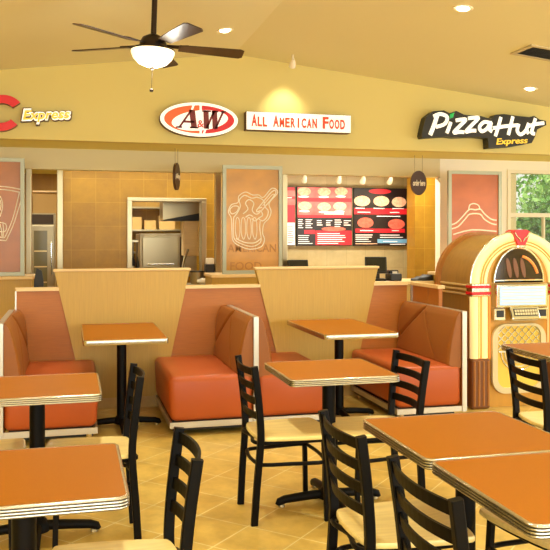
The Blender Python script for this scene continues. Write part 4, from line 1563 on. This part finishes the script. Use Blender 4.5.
link('finial', lathe(bmesh.new(), [(0, zb2 - 0.155), (0.012, zb2 - 0.15), (0.018, zb2 - 0.138), (0.01, zb2 - 0.128)], 12), M['bronze'], fan, True)
pc = link('pull_chain', tube(bmesh.new(), [(0.0, 0, zb2 - 0.15), (0.0, 0, zb2 - 0.30)], 0.0022, 6), M['bronze'], fan)
link('pull_fob', lathe(bmesh.new(), [(0, zb2 - 0.325), (0.014, zb2 - 0.32), (0.016, zb2 - 0.305), (0.004, zb2 - 0.296)], 10), M['bronze'], pc, True)
for k in range(5):
    an = radians(15 + 72 * k) - YAW
    R_ = Matrix.Rotation(an, 3, 'Z')
    pitch = Matrix.Rotation(radians(-12), 3, 'X')
    bm = bmesh.new()
    out = [(0.20, -0.05), (0.40, -0.065), (0.68, -0.078), (0.71, -0.06), (0.715, 0.05), (0.69, 0.075), (0.40, 0.062), (0.20, 0.05)]
    prism(bm, out, XY, -0.004, 0.004)
    bmesh.ops.rotate(bm, verts=bm.verts[:], cent=(0, 0, 0), matrix=pitch)
    bmesh.ops.rotate(bm, verts=bm.verts[:], cent=(0, 0, 0), matrix=R_)
    bl = link('blade', move(bm, (0, 0, zh - 0.02)), M['blade'], fan)
    bm = bmesh.new()
    prism(bm, [(0.09, -0.02), (0.19, -0.025), (0.27, -0.045), (0.29, 0.0), (0.27, 0.045), (0.19, 0.025), (0.09, 0.02)], XY, 0.005, 0.012)
    bmesh.ops.rotate(bm, verts=bm.verts[:], cent=(0, 0, 0), matrix=pitch)
    bmesh.ops.rotate(bm, verts=bm.verts[:], cent=(0, 0, 0), matrix=R_)
    link('blade_arm', move(bm, (0, 0, zh - 0.02)), M['bronze'], bl)
ld = bpy.data.lights.new('fan_lamp', 'POINT')
ld.energy = 18
ld.color = (1.0, 0.94, 0.8)
ld.shadow_soft_size = 0.12
lo = bpy.data.objects.new('fan_lamp', ld)
COL.objects.link(lo)
lo.location = (fx, fy, 3.03 - 0.26)

# ------------------------------------------------------------------ recessed downlights and vent
def on_ceiling(u, v):
    """point of the vaulted ceiling seen at (u, v)"""
    xr = (u - 275.0) / FPX
    dx, dy, dz = xr * CS + SN, -xr * SN + CS, -(v - YH) / FPX
    best = None
    for sl, sgn in ((SL, 1), (-SR, -1)):
        # z = RZ + sl * (x - RIDGE)  on the left (sl > 0), right (sl < 0)
        t = (RZ - sl * RIDGE - EYE) / (dz - sl * dx)
        x = dx * t
        if t > 0 and ((sgn > 0 and x <= RIDGE) or (sgn < 0 and x >= RIDGE)):
            best = Vector((x, dy * t, EYE + dz * t))
    return best


def slope_rot(x):
    return (0, -math.atan(SL), 0) if x < RIDGE else (0, math.atan(SR), 0)


DG = 'recessed ceiling downlights'
lampfirst = None


def downlight(x, y, lab, energy, blend=0.7, size=100):
    global lampfirst
    p = Vector((x, y, ceil_z(x)))
    if lab:
        if lampfirst is None:
            o = thing('downlight', lab, 'ceiling light', p, 0, DG)
            o.rotation_euler = slope_rot(x)
            link('trim_ring', lathe(bmesh.new(), [(0.062, -0.004), (0.088, -0.008), (0.092, 0.001), (0.062, 0.002)], 28), M['lamptrim'], o, True)
            link('lamp_face', lathe(bmesh.new(), [(0.0, -0.024), (0.03, -0.022), (0.05, -0.014), (0.062, -0.002), (0.062, 0.001), (0.0, 0.001)], 24), M['lamp'], o, True)
            lampfirst = o
        else:
            o = dup(lampfirst, lab, p)
            o.rotation_euler = slope_rot(x)
    ld = bpy.data.lights.new('downlight_lamp', 'SPOT')
    ld.energy = energy
    ld.color = (1.0, 0.97, 0.84)
    ld.spot_size = radians(size)
    ld.spot_blend = blend
    ld.shadow_soft_size = 0.07
    lo = bpy.data.objects.new('downlight_lamp', ld)
    COL.objects.link(lo)
    lo.location = (x, y, p.z - 0.03)
    return lo


LE = 115
for (u, v), lab in (((463, 8), 'bright recessed downlight at the upper right of the ceiling'), ((530, 88.5), 'small recessed downlight by the sloping ceiling edge above the black sign'),
                    ((225, 30), 'recessed downlight just right of the fan blades')):
    p = on_ceiling(u, v)
    downlight(p.x, p.y, lab, LE)
# directional spot washing the wall above the white box sign
p = on_ceiling(283, 63)
p.y = min(p.y, YB - 0.42)
o = thing('spotlight', 'small pendant spotlight washing the wall above the white box sign', 'ceiling light', (p.x, p.y, ceil_z(p.x)))
link('stem', tube(bmesh.new(), [(0, 0, 0), (0, 0, -0.07)], 0.012, 10), M['lamptrim'], o)
link('head', tube(bmesh.new(), [(0, -0.02, -0.06), (0, 0.0, -0.09), (0, 0.04, -0.13)], [0.02, 0.035, 0.042], 14), M['lamptrim'], o, True)
ld = bpy.data.lights.new('wall_spot', 'SPOT')
ld.energy = 26
ld.color = (1.0, 0.88, 0.66)
ld.spot_size = radians(75)
ld.spot_blend = 0.9
ld.shadow_soft_size = 0.04
lo = bpy.data.objects.new('wall_spot', ld)
COL.objects.link(lo)
lo.location = (p.x, p.y + 0.06, ceil_z(p.x) - 0.16)
lo.rotation_euler = (radians(32), 0, 0)
# unseen rows of the same downlights over the tables
for y in (0.2, 2.9, 5.4):
    for x in (-2.2, 0.1, 2.5, 4.9):
        downlight(x, y, None, LE)
for x in (-1.6, 7.0):
    downlight(x, 7.6, None, LE)

vp = on_ceiling(549, 54)
o = thing('ceiling_vent', 'dark air vent in the ceiling at the upper right corner', 'vent', vp)
o.rotation_euler = slope_rot(vp.x)
bm = bmesh.new()
for a in ((-0.33, 0.33, -0.2, -0.16), (-0.33, 0.33, 0.16, 0.2)):
    box(bm, a[0], a[1], a[2], a[3], -0.014, -0.001)
for a in ((-0.33, -0.29, -0.16, 0.16), (0.29, 0.33, -0.16, 0.16)):
    box(bm, a[0], a[1], a[2], a[3], -0.014, -0.001)
link('frame', bm, M['ventframe'], o)
link('backing', B(-0.29, 0.29, -0.16, 0.16, -0.004, -0.001), M['vent'], o)
for k in range(7):
    y = -0.14 + k * 0.045
    bm = B(-0.29, 0.29, -0.014, 0.014, -0.0015, 0.0015)
    move(bm, (0, y, -0.009), Matrix.Rotation(radians(20), 3, 'X'))
    link('slat', bm, M['vent'], o)

# ------------------------------------------------------------------ light in the service area, daylight, world
def area(name, loc, rot, sx, sy, energy, col):
    ld = bpy.data.lights.new(name, 'AREA')
    ld.shape = 'RECTANGLE'
    ld.size = sx
    ld.size_y = sy
    ld.energy = energy
    ld.color = col
    lo = bpy.data.objects.new(name, ld)
    COL.objects.link(lo)
    lo.location = loc
    lo.rotation_euler = rot
    return lo


area('kitchen_ceiling_light', (1.3, 13.1, SOF - 0.03), (0, 0, 0), 2.4, 0.6, 85, (1.0, 0.97, 0.84))
area('counter_ceiling_light', (1.0, 10.75, SOF - 0.02), (0, 0, 0), 5.0, 0.2, 40, (1.0, 0.97, 0.84))
area('counter_ceiling_light', (4.3, 10.8, SOF - 0.02), (0, 0, 0), 2.0, 0.2, 60, (1.0, 0.97, 0.84))
area('fridge_ceiling_light', (-0.5, 12.0, SOF - 0.02), (0, 0, 0), 0.8, 0.3, 14, (1.0, 0.97, 0.84))
# daylight entering by the tall windows behind the viewer
for k in range(4):
    x = XL + 0.4 + (k + 0.5) * (XR - XL - 0.4) / 4 - 0.2
    area('unseen_daylight', (x, YF - 0.05, 1.6), (radians(90), 0, 0), 3.0, 2.1, 110, (0.95, 1.0, 0.97))
# daylight lamps added in made-up right-hand windows, to brighten that side
for y in (0.0, 3.2, 6.4):
    area('unseen_daylight', (XR + 0.05, y, 1.65), (0, radians(90), 0), 1.6, 2.7, 60, (0.95, 1.0, 0.97))
# sun on the garden
sd = bpy.data.lights.new('sun', 'SUN')
sd.energy = 3.5
sd.angle = 0.02
so = bpy.data.objects.new('sun', sd)
COL.objects.link(so)
so.rotation_euler = (radians(48), 0, radians(-25))

wd = bpy.data.worlds.new('sky')
S.world = wd
wd.use_nodes = True
bg = wd.node_tree.nodes['Background']
bg.inputs['Color'].default_value = (0.92, 0.97, 1.0, 1)
bg.inputs['Strength'].default_value = 1.1

S.view_settings.view_transform = 'Standard'
S.view_settings.look = 'None'
S.view_settings.gamma = 1.0
S.view_settings.use_curve_mapping = False
S.view_settings.exposure = 0.07
S.cycles.use_denoising = True
S.cycles.max_bounces = 8
S.cycles.diffuse_bounces = 5
